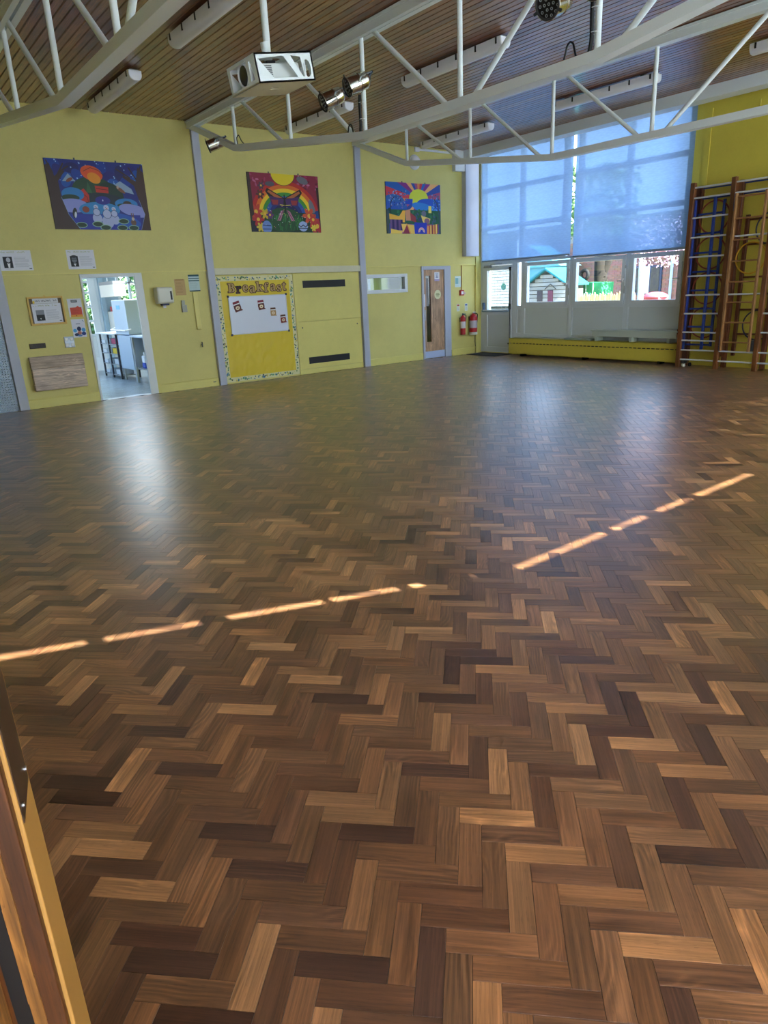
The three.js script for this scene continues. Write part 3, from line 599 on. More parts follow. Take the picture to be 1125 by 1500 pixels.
const snowScene = canvasTexture(900, 610, (x, w, h) => {
  x.fillStyle = '#17257f'; x.fillRect(0, 0, w, h);
  for (let k = 0; k < 16; k++) blob(x, ['#123a9c', '#1d1a78', '#0f4fae', '#101061'][k % 4], 60 + k * 55, 40 + (k * 67) % 170, 70, 45, k);
  for (let k = 0; k < 40; k++) blob(x, '#9fc6f2', hash(k, 1, 3) * w, hash(k, 2, 3) * 200, 3 + 4 * hash(k, 3, 3), 3 + 4 * hash(k, 3, 3));
  fillPoly(x, '#8fa6c4', [[130, 190], [190, 120], [250, 185]]); fillPoly(x, '#8fa6c4', [[600, 200], [660, 165], [760, 230], [780, 280], [640, 250]]);
  blob(x, '#173f22', 400, 250, 190, 110); blob(x, '#0f2f1c', 560, 280, 120, 90, 0.5); blob(x, '#0c1f2c', 430, 340, 240, 60);
  blob(x, '#e8571f', 405, 110, 100, 66, 0.25); blob(x, '#f49a1d', 420, 150, 62, 46, 0.4);
  line(x, '#22140c', 4, [[330, 95], [400, 60], [470, 80], [510, 120]]);
  fillPoly(x, '#2c5f38', [[330, 280], [355, 180], [385, 285]]);
  fillPoly(x, '#c7301f', [[415, 215], [540, 225], [535, 280], [420, 275]]); line(x, '#3a0f0a', 5, [[425, 240], [535, 250]]);
  fillPoly(x, '#c22a22', [[270, 270], [310, 245], [350, 300], [345, 365], [275, 365]]); line(x, '#3a0f0a', 5, [[290, 290], [330, 320], [335, 360]]);
  blob(x, '#2a7fc8', 205, 300, 100, 60); blob(x, '#10331f', 180, 330, 80, 28); blob(x, '#2a7fc8', 690, 370, 110, 50); blob(x, '#123d22', 690, 385, 90, 20); blob(x, '#3c2a1c', 700, 365, 40, 22);
  blob(x, '#8d95d8', 190, 400, 140, 62); blob(x, '#8d95d8', 760, 430, 150, 55, 0.2); blob(x, '#2d86c9', 430, 430, 190, 70); x.fillStyle = '#1a2a9a'; x.fillRect(90, 470, 720, 140);
  blob(x, '#1f58b8', 620, 520, 190, 60, 0.2); blob(x, '#20309f', 250, 540, 160, 60);
  blob(x, '#25258c', 470, 345, 70, 38); blob(x, '#d5d9ff', 470, 345, 5, 9);
  blob(x, '#8a3a20', 300, 430, 32, 28);
  for (const [px, py, k] of [[395, 470, 0.85], [490, 490, 1.05], [560, 480, 0.8]]) { blob(x, '#a9b5dd', px, py + 45 * k, 52 * k, 56 * k); blob(x, '#b4bfe2', px, py - 22 * k, 38 * k, 38 * k); blob(x, '#bcc6e6', px, py - 74 * k, 25 * k, 26 * k); x.strokeStyle = '#27306e'; x.lineWidth = 4; x.beginPath(); x.arc(px, py - 22 * k, 38 * k, 0, 7); x.stroke(); blob(x, '#222', px - 6, py - 78 * k, 3, 3); blob(x, '#d26a1e', px + 4, py - 70 * k, 7, 3); }
  blob(x, '#10131c', 195, 465, 20, 46, 0.2); blob(x, '#dfe4ef', 200, 480, 11, 28, 0.2);
  blob(x, '#6b4a3a', 735, 540, 26, 30); blob(x, '#c6b3a6', 735, 505, 14, 18); line(x, '#6b4a3a', 8, [[728, 490], [724, 455]]); line(x, '#6b4a3a', 8, [[742, 490], [742, 455]]);
  for (const [px, py] of [[240, 570], [390, 560], [460, 590], [640, 530], [620, 590], [730, 590]]) { blob(x, '#8cb7a2', px, py, 52, 26); blob(x, '#11361d', px, py, 44, 20); }
  blob(x, '#8a4a30', 195, 175, 34, 14, -0.5); blob(x, '#84543c', 655, 245, 48, 16, 0.6); blob(x, '#b9a598', 630, 220, 10, 16);
  fillPoly(x, '#3a1f16', [[0, 60], [40, 40], [70, 150], [150, 90], [165, 105], [95, 190], [100, 330], [140, 480], [220, 610], [0, 610]]);
  fillPoly(x, '#3f2319', [[900, 80], [850, 30], [815, 160], [700, 110], [690, 130], [790, 200], [820, 330], [860, 460], [800, 610], [900, 610]]);
  for (const q of [[[60, 120], [20, 20]], [[90, 150], [160, 40]], [[120, 110], [200, 60]], [[820, 140], [760, 40]], [[840, 100], [880, 20]], [[760, 130], [640, 60]]]) line(x, '#3a1f16', 12, q);
  line(x, '#8fb0d8', 3, [[100, 330], [140, 480], [220, 605]]); line(x, '#8fb0d8', 3, [[820, 330], [860, 460], [805, 605]]);
});
const rainbow = canvasTexture(900, 610, (x, w, h) => {
  x.fillStyle = '#8f1f3c'; x.fillRect(0, 0, w, h);
  for (let k = 0; k < 60; k++) blob(x, ['#c4698a', '#a8335a', '#6f1830', '#b04f77'][k % 4], hash(k, 5, 1) * w, hash(k, 6, 1) * 150, 22, 10, k);
  const arcs = ['#c2271f', '#e2701e', '#f0cc22', '#3f8f33', '#2356a8', '#1a2a78', '#15194f'];
  arcs.forEach((c, i) => blob(x, c, 450, 420, 430 - i * 44, 350 - i * 40));
  blob(x, '#e9cf1e', 440, 0, 150, 118); x.strokeStyle = '#2a2410'; x.lineWidth = 4; x.beginPath(); x.ellipse(440, 0, 150, 118, 0, 0, Math.PI); x.stroke();
  blob(x, '#6d6a72', 690, 55, 75, 38, 0.3); blob(x, '#595761', 270, 108, 58, 26); blob(x, '#77737c', 800, 360, 36, 110, -0.3);
  x.fillStyle = '#14351f'; x.fillRect(0, 400, w, 210); blob(x, '#1d4b28', 420, 480, 230, 130); x.fillStyle = '#11142f'; x.fillRect(0, 500, 80, 110); blob(x, '#22468c', 870, 440, 60, 70);
  for (let k = 0; k < 90; k++) line(x, ['#2d7a35', '#1c5a2a', '#3f9a45'][k % 3], 5, [[240 + hash(k, 7, 2) * 420, 440 + hash(k, 8, 2) * 160], [250 + hash(k, 7, 2) * 420, 400 + hash(k, 8, 2) * 160]]);
  const wing = (s) => { const f = (a, b) => [440 + s * a, b]; fillPoly(x, '#1c1210', [f(0, 250), f(210, 150), f(235, 185), f(150, 300), f(0, 330)]); fillPoly(x, '#b86433', [f(20, 250), f(195, 170), f(210, 190), f(120, 245)]); fillPoly(x, '#4a2360', [f(10, 260), f(190, 230), f(170, 330), f(20, 330)]); fillPoly(x, '#9d2f35', [f(80, 270), f(170, 270), f(150, 320), f(90, 320)]); fillPoly(x, '#b3708a', [f(15, 370), f(60, 390), f(115, 490), f(70, 490)]); line(x, '#1c1210', 5, [f(20, 370), f(100, 490)]); };
  wing(1); wing(-1); line(x, '#140c0a', 14, [[440, 220], [440, 400]]); line(x, '#e0d23a', 8, [[380, 320], [430, 325]]); line(x, '#e0d23a', 8, [[450, 325], [510, 320]]);
  const flower = (px, py, r, c) => { for (let k = 0; k < 6; k++) blob(x, c, px + Math.cos(k * 1.047) * r, py + Math.sin(k * 1.047) * r, r * 0.75, r * 0.45, k * 1.047); blob(x, '#e9b83a', px, py, r * 0.45, r * 0.45); };
  flower(70, 400, 50, '#c8402c'); flower(90, 480, 44, '#b3262c'); flower(750, 430, 52, '#d2512a'); flower(850, 540, 58, '#b82a33'); flower(800, 470, 40, '#c23a28'); flower(180, 420, 34, '#d0b02c'); flower(240, 430, 28, '#5d2a6a'); flower(110, 560, 30, '#d9c23c'); flower(800, 560, 24, '#e0cf3a'); flower(140, 220, 30, '#5a2f2a'); flower(160, 130, 24, '#4c3a4f');
  blob(x, '#6f8fd0', 190, 560, 60, 70); line(x, '#1c2a6c', 8, [[140, 540], [240, 545]]); line(x, '#1c2a6c', 8, [[140, 580], [240, 580]]);
  blob(x, '#9fb2dd', 660, 545, 62, 55); line(x, '#1b1f44', 9, [[600, 530], [630, 550], [660, 530], [690, 550], [720, 530]]); line(x, '#1b1f44', 8, [[605, 565], [715, 565]]);
  for (let k = 0; k < 50; k++) blob(x, ['#dfe6ff', '#e6d24a', '#c7537d'][k % 3], 130 + hash(k, 1, 9) * 640, 330 + hash(k, 2, 9) * 240, 4, 4);
  fillPoly(x, '#3b2118', [[0, 0], [30, 0], [45, 430], [0, 460]]); fillPoly(x, '#3b2118', [[865, 120], [900, 120], [900, 610], [880, 420]]);
});
const sunRays = canvasTexture(900, 610, (x, w, h) => {
  x.fillStyle = '#e58a4a'; x.fillRect(0, 0, w, h);
  const rays = ['#1e5fb4', '#8d2f86', '#f0b070', '#2d4a9e', '#b04f77', '#e58a4a', '#d43a4a'];
  for (let k = 0; k < 26; k++) { const a = k * 0.2416, b = a + 0.2416, c = [530, 180]; fillPoly(x, rays[k % 7], [c, [c[0] + 900 * Math.cos(a), c[1] + 900 * Math.sin(a)], [c[0] + 900 * Math.cos(b), c[1] + 900 * Math.sin(b)]]); }
  blob(x, '#d7df3a', 530, 180, 158, 112); blob(x, '#2a62b0', 120, 260, 190, 120); blob(x, '#1f54c0', 760, 260, 260, 80, 0.1); blob(x, '#2b7fd0', 640, 300, 230, 60, 0.2); x.fillStyle = '#2457b8'; x.fillRect(0, 230, 330, 90); fillPoly(x, '#1745bf', [[300, 190], [430, 190], [420, 260], [300, 250]]);
  for (let k = 0; k < 90; k++) blob(x, ['#7fa6dc', '#3d6f9f', '#8c6fa6', '#1d3f86'][k % 4], 40 + hash(k, 1, 4) * 300, 90 + hash(k, 2, 4) * 210, 12, 7, k);
  for (let k = 0; k < 50; k++) blob(x, ['#6aa2dd', '#43698f', '#1d3f86'][k % 3], 740 + hash(k, 1, 5) * 150, 130 + hash(k, 2, 5) * 180, 11, 7, k);
  x.fillStyle = '#1e5a36'; x.fillRect(0, 320, w, 170); for (let k = 0; k < 70; k++) blob(x, ['#276b3f', '#173f2c', '#2f7a48', '#3b5668'][k % 4], hash(k, 1, 6) * w, 320 + hash(k, 2, 6) * 150, 22, 13, k);
  line(x, '#16202b', 9, [[60, 330], [80, 230], [130, 170]]); line(x, '#3a3f3a', 12, [[870, 330], [840, 230], [790, 180]]);
  fillPoly(x, '#f0b53a', [[40, 370], [200, 400], [260, 330], [300, 330], [290, 470], [130, 480], [45, 440]]); for (let k = 0; k < 6; k++) { x.fillStyle = k % 2 ? '#34235e' : '#6c4c7f'; x.fillRect(50 + k * 34, 440, 34, 130); }
  fillPoly(x, '#f3cf58', [[60, 550], [240, 580], [240, 610], [60, 610]]); fillPoly(x, '#cf8f66', [[300, 330], [380, 310], [400, 450], [310, 450]]); fillPoly(x, '#9f3b3a', [[380, 350], [470, 400], [480, 470], [390, 450]]); fillPoly(x, '#efcf6a', [[560, 380], [720, 420], [700, 480], [590, 470]]); blob(x, '#6a6a7c', 610, 360, 40, 36); blob(x, '#8a5f70', 660, 450, 46, 34); x.fillStyle = '#eddc6a'; x.fillRect(690, 265, 50, 85);
  fillPoly(x, '#2a3a64', [[500, 450], [545, 400], [600, 470]]);
  fillPoly(x, '#f0c65a', [[230, 490], [440, 500], [450, 610], [260, 610]]); fillPoly(x, '#8f2440', [[250, 610], [320, 500], [370, 610]]); line(x, '#e8963a', 12, [[320, 490], [385, 610]]);
  x.fillStyle = '#1a30b8'; x.fillRect(450, 470, 205, 140); x.strokeStyle = '#e8b0b0'; x.lineWidth = 16; x.beginPath(); x.arc(565, 585, 48, Math.PI, 0); x.stroke(); x.strokeStyle = '#e9d7a8'; x.lineWidth = 10; x.beginPath(); x.arc(565, 585, 32, Math.PI, 0); x.stroke();
  for (let k = 0; k < 8; k++) { x.fillStyle = ['#e8a24a', '#c0562f', '#f0d060', '#8f2f33'][k % 4]; x.fillRect(665 + k * 24, 510 - k * 4, 24, 120); }
  x.fillStyle = '#3b4a4a'; x.fillRect(0, 330, 40, 280); x.fillStyle = '#33504a'; x.fillRect(865, 330, 35, 280);
});
const hangers = (o, x0, x1, y) => { for (const k of [0.3, 0.72]) part(o, 'hanger', rbox(x0 + (x1 - x0) * k - 0.012, x0 + (x1 - x0) * k + 0.012, y - 0.01, y + 0.03, PW, PW + 0.006, 0.003), M.gunmetal); };
for (const [x0, x1, tex, label] of [[-9.285, -7.795, snowScene, 'dark blue painting of snowmen and trees at sunset on the yellow wall'], [-5.925, -4.43, rainbow, 'bright painting of a butterfly under a rainbow on the yellow wall'], [-2.79, -1.275, sunRays, 'colourful painting of a yellow sun with striped rays on the yellow wall']]) {
  const o = picture('wall_painting', x0, x1, 2.67, 3.66, PW, 0.018, tex, M.darkGrey, label, 'painting');
  hangers(o, x0, x1, 3.66);
}
// notices
const textLines = (x, x0, y0, w, n, dy, c = '#8c8f9c') => { for (let k = 0; k < n; k++) { x.fillStyle = c; x.fillRect(x0, y0 + k * dy, w * (0.7 + 0.3 * hash(k, n, 8)), 3); } };
const scrawl = (x, x0, y, w, h, c, k) => { x.strokeStyle = c; x.lineWidth = 6; for (let a = 0; a < w; a += 17) { if (hash(a, k, 77) < 0.15) continue; x.beginPath(); x.moveTo(x0 + a, y + h * (hash(a, k, 71) - 0.6)); x.quadraticCurveTo(x0 + a + 12, y - h * hash(a, k, 72), x0 + a + 10, y + h * 0.5); x.stroke(); } };   // lettering too small to read
const bio = (title, kind, accent) => canvasTexture(420, 290, (x, w, h) => {
  x.fillStyle = '#dfe0e8'; x.fillRect(0, 0, w, h); scrawl(x, 22, 30, 340, 20, accent, title);
  x.fillStyle = '#15171c'; x.fillRect(46, 92, 118, 160);
  if (kind === 0) { blob(x, '#b9bcc4', 112, 138, 28, 34); fillPoly(x, '#e6e6ea', [[92, 178], [112, 190], [132, 178], [120, 250], [100, 250]]); }
  if (kind === 1) { blob(x, '#6f737c', 105, 145, 40, 48); line(x, '#0b0c0e', 10, [[70, 138], [142, 138]]); blob(x, '#2a2c33', 105, 100, 44, 20); fillPoly(x, '#d8dae0', [[85, 205], [128, 205], [106, 250]]); }
  if (kind === 2) { x.fillStyle = '#878b92'; x.fillRect(46, 92, 118, 70); fillPoly(x, '#0d0f12', [[46, 250], [164, 250], [150, 190], [120, 205], [100, 170], [70, 205]]); fillPoly(x, '#d5d8dd', [[92, 215], [112, 215], [102, 240]]); }
  textLines(x, 190, 98, 205, 9, 17); textLines(x, 60, 264, 80, 1, 5); x.fillStyle = '#5d5f6a'; x.fillRect(368, 258, 34, 12);
});
const poster = (name, x0, x1, y0, y1, z, tex, label, cat = 'poster') => picture(name, x0, x1, y0, y1, z, 0.002, tex, M.paper, label, cat, { backing: 'sheet', face: 'printed_face', rough: 0.6 });
poster('wall_poster', -10.15, -9.705, 2.08, 2.37, PW, bio(1, 0, '#b7b98c'), 'white poster with a dark suited portrait above the picture rail beside the column');
poster('wall_poster', -9.195, -8.775, 2.085, 2.372, PW, bio(2, 1, '#b2b58a'), 'white poster with a portrait wearing glasses above the kitchen doorway');
{
  const o = thing('notice_frame', 'gold framed notice board with a printed sheet on the yellow wall', 'notice board', [-9.625, 1.27, 0]);
  const x0 = -9.89, x1 = -9.365, y0 = 1.27, y1 = 1.695, t = 0.028;
  for (const g of [rbox(x0, x1, y1 - t, y1, 0, 0.03, 0.005), rbox(x0, x1, y0, y0 + t, 0, 0.03, 0.005), rbox(x0, x0 + t, y0 + t, y1 - t, 0, 0.03, 0.005), rbox(x1 - t, x1, y0 + t, y1 - t, 0, 0.03, 0.005)]) part(o, 'frame_bar', g, M.goldFrame);
  part(o, 'backing', box(x0 + 0.01, x1 - 0.01, y0 + 0.01, y1 - 0.01, 0, 0.008), std('#6b5a44', 0.7));
  part(o, 'banner', new THREE.PlaneGeometry(0.37, 0.075).translate(-9.625, 1.63, 0.0105), std('#fff', 0.6, { map: canvasTexture(360, 72, (x) => { x.fillStyle = '#d8d9dd'; x.fillRect(0, 0, 360, 72); scrawl(x, 34, 36, 290, 22, '#3a3a3a', 4); blob(x, '#e0c22f', 14, 50, 14, 22); }) }), { keepUV: true });
  part(o, 'sheet', new THREE.PlaneGeometry(0.425, 0.29).translate(-9.625, 1.445, 0.012), std('#fff', 0.6, { map: bio(3, 2, '#a9ab86') }), { keepUV: true });
  part(o, 'hook', new THREE.TorusGeometry(0.01, 0.003, 6, 12).translate(-9.625, 1.705, 0.01), M.goldFrame);
}
poster('wall_poster', -9.305, -9.09, 1.365, 1.645, 0, canvasTexture(220, 280, (x) => { x.fillStyle = '#d9dae2'; x.fillRect(0, 0, 220, 280); x.fillStyle = '#2e3133'; x.fillRect(56, 22, 96, 34); x.fillStyle = '#8d9094'; x.fillRect(64, 30, 80, 18); x.fillStyle = '#cf4b35'; x.fillRect(26, 134, 180, 112); fillPoly(x, '#cf4b35', [[110, 138], [150, 112], [180, 138]]); textLines(x, 44, 160, 140, 5, 16, '#9f2f20'); x.fillStyle = '#e09a32'; x.fillRect(20, 246, 190, 34); blob(x, '#7c2a18', 110, 262, 9, 9); }), 'white notice with a red and orange block beside the kitchen doorway');
poster('wall_poster', -9.3, -9.095, 1.045, 1.33, 0, canvasTexture(220, 300, (x) => { x.fillStyle = '#d8dae6'; x.fillRect(0, 0, 220, 300); x.fillStyle = '#8a8ea0'; x.fillRect(70, 70, 70, 14); blob(x, '#1f2a55', 110, 160, 34, 38); blob(x, '#4a9fd8', 40, 185, 30, 30); blob(x, '#4a9fd8', 182, 178, 34, 32); blob(x, '#b8746a', 110, 225, 34, 30); blob(x, '#22305e', 60, 252, 38, 24); blob(x, '#2a3f88', 178, 240, 36, 30); blob(x, '#5a7fb8', 110, 270, 40, 16); line(x, '#2a6a8a', 8, [[186, 20], [204, 44]]); }), 'white notice with blue cartoon circles beside the kitchen doorway');
single('vent_grille', join([rbox(-9.975, -9.742, 0.925, 1.0, 0, 0.018, 0.004), ...Array.from({ length: 5 }, (_, k) => box(-9.965, -9.752, 0.934 + k * 0.013, 0.939 + k * 0.013, 0.016, 0.022))]), std('#33271b', 0.5), 'small dark brown box on the wall above the heater', 'grille');
{
  const o = thing('wall_sockets', 'block of four grey metal switches above the wall heater', 'switch', [-9.38, 0.9, 0]);
  part(o, 'plate', rbox(-9.455, -9.305, 0.9, 1.07, 0, 0.02, 0.006), std('#9aa0a8', 0.35, { metalness: 0.5 }));
  for (const [a, b] of [[-9.42, 1.03], [-9.345, 1.03], [-9.42, 0.945], [-9.345, 0.945]]) part(o, 'switch_rocker', rbox(a - 0.022, a + 0.022, b - 0.022, b + 0.022, 0.02, 0.028, 0.004), M.white);
}
{
  const o = thing('wall_heater', 'pale timber faced wall heater panel below the notice frame', 'heater', [-9.63, 0.27, 0]);
  part(o, 'body', rbox(-10.03, -9.235, 0.275, 0.625, 0.014, 0.11, 0.012), M.greyWood);
  part(o, 'top_flap', prism([[0.014, 0.628], [0.112, 0.628], [0.085, 0.8], [0.014, 0.8]], 0.795, 'zy', -10.03), std('#d8c8b8', 0.5, { map: grain }));
}
{
  const o = thing('treadplate_panel', 'grey metal treadplate panel with raised bars beside the column', 'metal panel', [-11, 0.002, 0.01]);
  part(o, 'sheet', box(-11.8, -10.305, 0.002, 2.0, 0.001, 0.02), std('#7c8894', 0.4, { metalness: 0.6 }));
  const bumps = [];
  for (let i = 0; i < 40; i++) for (let j = 0; j < 50; j++) { const x = -11.78 + i * 0.0374, y = 0.03 + j * 0.039, g = new THREE.OctahedronGeometry(1).scale(0.021, 0.008, 0.005).rotateZ(((i + j) % 2 ? 1 : -1) * Math.PI / 4).translate(x, y, 0.02); if (x > -11.2) bumps.push(g); }
  const b = part(o, 'raised_bars', join(bumps), std('#c3ccd4', 0.3, { metalness: 0.5 })); b.userData.kind = 'stuff';
}
// kitchen doorway frame
{
  const o = structGroup('trim_9', 'white painted frame of the open kitchen doorway', [-8.6, 0, 0], 'door frame');
  part(o, 'jamb', rbox(-9.055, -9.02, 0, 2.01, -0.15, 0.025, 0.004), M.whitePaint);
  part(o, 'jamb', rbox(-8.19, -8.06, 0, 2.01, -0.03, 0.028, 0.006), M.whitePaint);
  part(o, 'head', rbox(-9.02, -8.19, 1.955, 2.01, -0.15, 0.026, 0.004), M.whitePaint);
  part(o, 'threshold', box(-9.02, -8.19, -0.004, 0.006, -0.14, 0.005), M.steel);
}
{
  const o = thing('towel_dispenser', 'cream paper towel dispenser on the yellow wall beside the kitchen doorway', 'dispenser', [-7.755, 1.5, 0]);
  part(o, 'cover', rbox(-7.9, -7.62, 1.5, 1.77, 0, 0.2, 0.035, 4), M.plastic);
  part(o, 'sight_window', rbox(-7.68, -7.65, 1.56, 1.7, 0.196, 0.203, 0.012), M.black);
  part(o, 'outlet', rbox(-7.82, -7.7, 1.47, 1.505, 0.04, 0.16, 0.01), std('#3a3f66', 0.5));
  part(o, 'paper_tail', box(-7.79, -7.74, 1.43, 1.48, 0.09, 0.093), M.white);
}
poster('wall_poster', -7.505, -7.315, 1.625, 1.89, 0, canvasTexture(190, 260, (x) => { x.fillStyle = '#c3a068'; x.fillRect(0, 0, 190, 260); x.fillStyle = '#a9834c'; x.fillRect(20, 0, 150, 18); textLines(x, 26, 50, 130, 9, 20, '#8f6f40'); }), 'small brown paper notice beside the towel dispenser');
poster('wall_poster', -7.245, -7.045, 1.68, 1.96, 0, canvasTexture(200, 280, (x) => { x.fillStyle = '#b9cfcf'; x.fillRect(0, 0, 200, 280); x.fillStyle = '#2f5a5c'; x.fillRect(0, 0, 200, 30); x.fillRect(0, 56, 200, 14); x.fillRect(0, 92, 200, 18); textLines(x, 20, 130, 160, 7, 18, '#7f9f9f'); x.fillStyle = '#2f4f52'; x.fillRect(0, 262, 200, 18); }), 'pale teal notice with dark stripes beside the lilac column');
single('switch_box', join([rbox(-7.435, -7.345, 1.34, 1.46, 0, 0.04, 0.006), rbox(-7.43, -7.37, 1.45, 1.54, 0, 0.03, 0.006)]), std('#a9a99a', 0.45), 'small grey switch box under the brown notice', 'switch');
single('cable_cover', rbox(-7.205, -7.12, 1.03, 1.67, 0, 0.035, 0.008), M.yellowTrim, 'yellow painted cable cover below the teal notice', 'cable cover');
part(wallBack, 'pull_handle', join([rod(V(-7.15, 0.765, 0), V(-7.15, 0.765, 0.03), 0.008, 8), rbox(-7.16, -7.14, 0.72, 0.81, 0.028, 0.042, 0.005)]), M.black, { local: true, label: 'small black pull handle' });
part(wallBack, 'bolt', rbox(-7.02, -6.965, 0.07, 0.085, 0.014, 0.028, 0.004), M.gunmetal, { local: true, label: 'small dark bolt' });

// serving hatch bay: white rail, display board and panels with black strips
single('hatch_rail', rbox(-6.765, -3.555, 1.94, 2.055, 0, 0.07, 0.005), M.cream, 'cream painted timber rail above the Breakfast display and hatch panels', 'rail');
const font = await new FontLoader().loadAsync('fonts/droid/droid_serif_bold.typeface.json');
{
  const o = thing('display_board', 'yellow paper display board with patterned border and the word Breakfast', 'display board', [-5.95, 0.03, 0]);
  const x0 = -6.75, x1 = -5.155, y0 = 0.03, y1 = 1.915, b = 0.085;
  part(o, 'backing', box(x0, x1, y0, y1, 0.001, 0.02), std('#d8c94f', 0.6));
  const crease = dataTexture(256, 256, (u, v) => { const g = 0.5 * noise(u * 5 + v * 4, v * 9 - u * 5, 64, 64, 61) + 0.5 * noise(u * 11 - v * 9, v * 6 + u * 8, 64, 64, 62); return [g, g, g]; }, false, [1, 1]);
  part(o, 'yellow_paper', box(x0 + b, x1 - b, y0 + b, y1 - b, 0.02, 0.022), std('#dcc02c', 0.5, { bumpMap: crease, bumpScale: 0.02 }), { label: 'bright yellow backing paper' });
  const border = (n) => canvasTexture(1024, 56, (x, w, h) => { x.fillStyle = '#dcd6a2'; x.fillRect(0, 0, w, h); for (let k = 0; k < n; k++) { const px = hash(k, 3, n) * w, py = 10 + hash(k, 4, n) * 36, c = ['#2f6f4a', '#3a6aa0', '#7f9a5a', '#2b3f3a', '#c8b24a', '#5fa07a'][k % 6]; blob(x, c, px, py, 5 + 8 * hash(k, 5, n), 4 + 6 * hash(k, 6, n), k); } });
  const strip = (cx, cy, len, turn, n) => { const g = new THREE.PlaneGeometry(len, b).rotateZ(turn).translate(cx, cy, 0.0235); part(o, 'border_strip', g, std('#fff', 0.6, { map: border(n) }), { keepUV: true, label: 'patterned paper border' }); };
  strip((x0 + x1) / 2, y1 - b / 2, x1 - x0, 0, 70); strip((x0 + x1) / 2, y0 + b / 2, x1 - x0, 0, 76); strip(x0 + b / 2, (y0 + y1) / 2, y1 - y0 - 2 * b, Math.PI / 2, 80); strip(x1 - b / 2, (y0 + y1) / 2, y1 - y0 - 2 * b, Math.PI / 2, 84);
  let cx = -6.53;
  const brown = std('#4a2613', 0.6), tan = std('#b9975e', 0.6);
  for (const [i, ch] of [...'Breakfast'].entries()) {
    const g = new TextGeometry(ch, { font, size: 0.155, depth: 0.003, curveSegments: 5, bevelEnabled: true, bevelSize: 0.012, bevelThickness: 0.001, bevelSegments: 1 });
    g.computeBoundingBox(); const w = g.boundingBox.max.x;
    const t = new TextGeometry(ch, { font, size: 0.155, depth: 0.002, curveSegments: 5, bevelEnabled: false });
    const dy = i % 2 ? -0.012 : 0.006;
    const m = part(o, 'letter', g.translate(cx, 1.63 + dy, 0.0235), i === 1 ? M.darkGrey : brown);
    part(m, 'letter_inlay', t.translate(cx, 1.63 + dy, 0.0268), i === 1 ? brown : tan);
    cx += w + 0.012;
  }
}
{
  const o = thing('whiteboard', 'white magnetic board on the yellow Breakfast display', 'whiteboard', [-5.94, 0.88, 0.024]);
  const x0 = -6.545, x1 = -5.335, y0 = 0.885, y1 = 1.565, z = 0.0245;
  part(o, 'panel', box(x0, x1, y0, y1, z, z + 0.012), std('#dbe0ee', 0.25));
  part(o, 'frame', join([rbox(x0, x1, y1 - 0.014, y1, z, z + 0.018, 0.003), rbox(x0, x1, y0, y0 + 0.014, z, z + 0.018, 0.003), rbox(x0, x0 + 0.014, y0, y1, z, z + 0.018, 0.003), rbox(x1 - 0.014, x1, y0, y1, z, z + 0.018, 0.003)]), std('#c6cad2', 0.35, { metalness: 0.5 }));
  for (const [a, b2] of [[x0, y0], [x0, y1], [x1, y0], [x1, y1]]) part(o, 'corner_cap', rbox(a - 0.02, a + 0.02, b2 - 0.02, b2 + 0.02, z, z + 0.022, 0.008), M.gunmetal);
  const jar = (x, y, k, turn, colour, lid, label) => {
    const j = thing('jar_cutout', label, 'paper cutout', [x, y - 0.1 * k, z + 0.012], 'jar cutouts on the whiteboard'), c = Math.cos(turn), s2 = Math.sin(turn);
    const at = (g) => g.rotateZ(turn).translate(x, y, z + 0.0125);
    part(j, 'jar_body', at(prism([[-0.07 * k, -0.1 * k], [0.07 * k, -0.1 * k], [0.08 * k, -0.02 * k], [0.07 * k, 0.05 * k], [-0.07 * k, 0.05 * k], [-0.08 * k, -0.02 * k]], 0.003)), colour);
    part(j, 'jar_lid', at(prism([[-0.075 * k, 0.055 * k], [0.075 * k, 0.055 * k], [0.07 * k, 0.1 * k], [-0.07 * k, 0.1 * k]], 0.004)), lid);
    part(j, 'jar_neck', at(prism([[-0.065 * k, 0.035 * k], [0.065 * k, 0.035 * k], [0.065 * k, 0.06 * k], [-0.065 * k, 0.06 * k]], 0.0035)), M.white);
    part(j, 'jar_label', at(new THREE.CylinderGeometry(0.045 * k, 0.045 * k, 0.002, 20).rotateX(Math.PI / 2).scale(1, 0.8, 1).translate(0, -0.03 * k, 0.004)), std('#e3cfae', 0.6));
    part(j, 'jar_mark', at(prism([[-0.02 * k, -0.04 * k], [0.02 * k, -0.04 * k], [0.02 * k, -0.022 * k], [-0.02 * k, -0.022 * k]], 0.0012).translate(0, 0, 0.005)), colour);
    part(j, 'spill', at(prism([[0.03 * k, -0.1 * k], [0.1 * k, -0.1 * k], [0.09 * k, -0.08 * k], [0.07 * k, -0.07 * k]], 0.002)), colour);
  };
  const dark = std('#5c1f16', 0.5), redLid = std('#7c1430', 0.5), brownJar = std('#b08a5a', 0.5), brownLid = std('#5a3318', 0.5), redJar = std('#8a2b1c', 0.5);
  jar(-6.385, 1.385, 0.92, 0.25, dark, redLid, 'tilted red lidded jar cutout in the far corner of the whiteboard');
  jar(-5.89, 1.39, 0.86, 0.08, dark, redLid, 'upright red lidded jar cutout at the middle of the whiteboard');
  jar(-5.645, 1.255, 0.76, 0, brownJar, brownLid, 'tan jar cutout with a brown lid on the whiteboard');
  jar(-5.44, 1.115, 0.76, 0.05, redJar, brownLid, 'red jar cutout with a dark brown lid on the whiteboard');
}
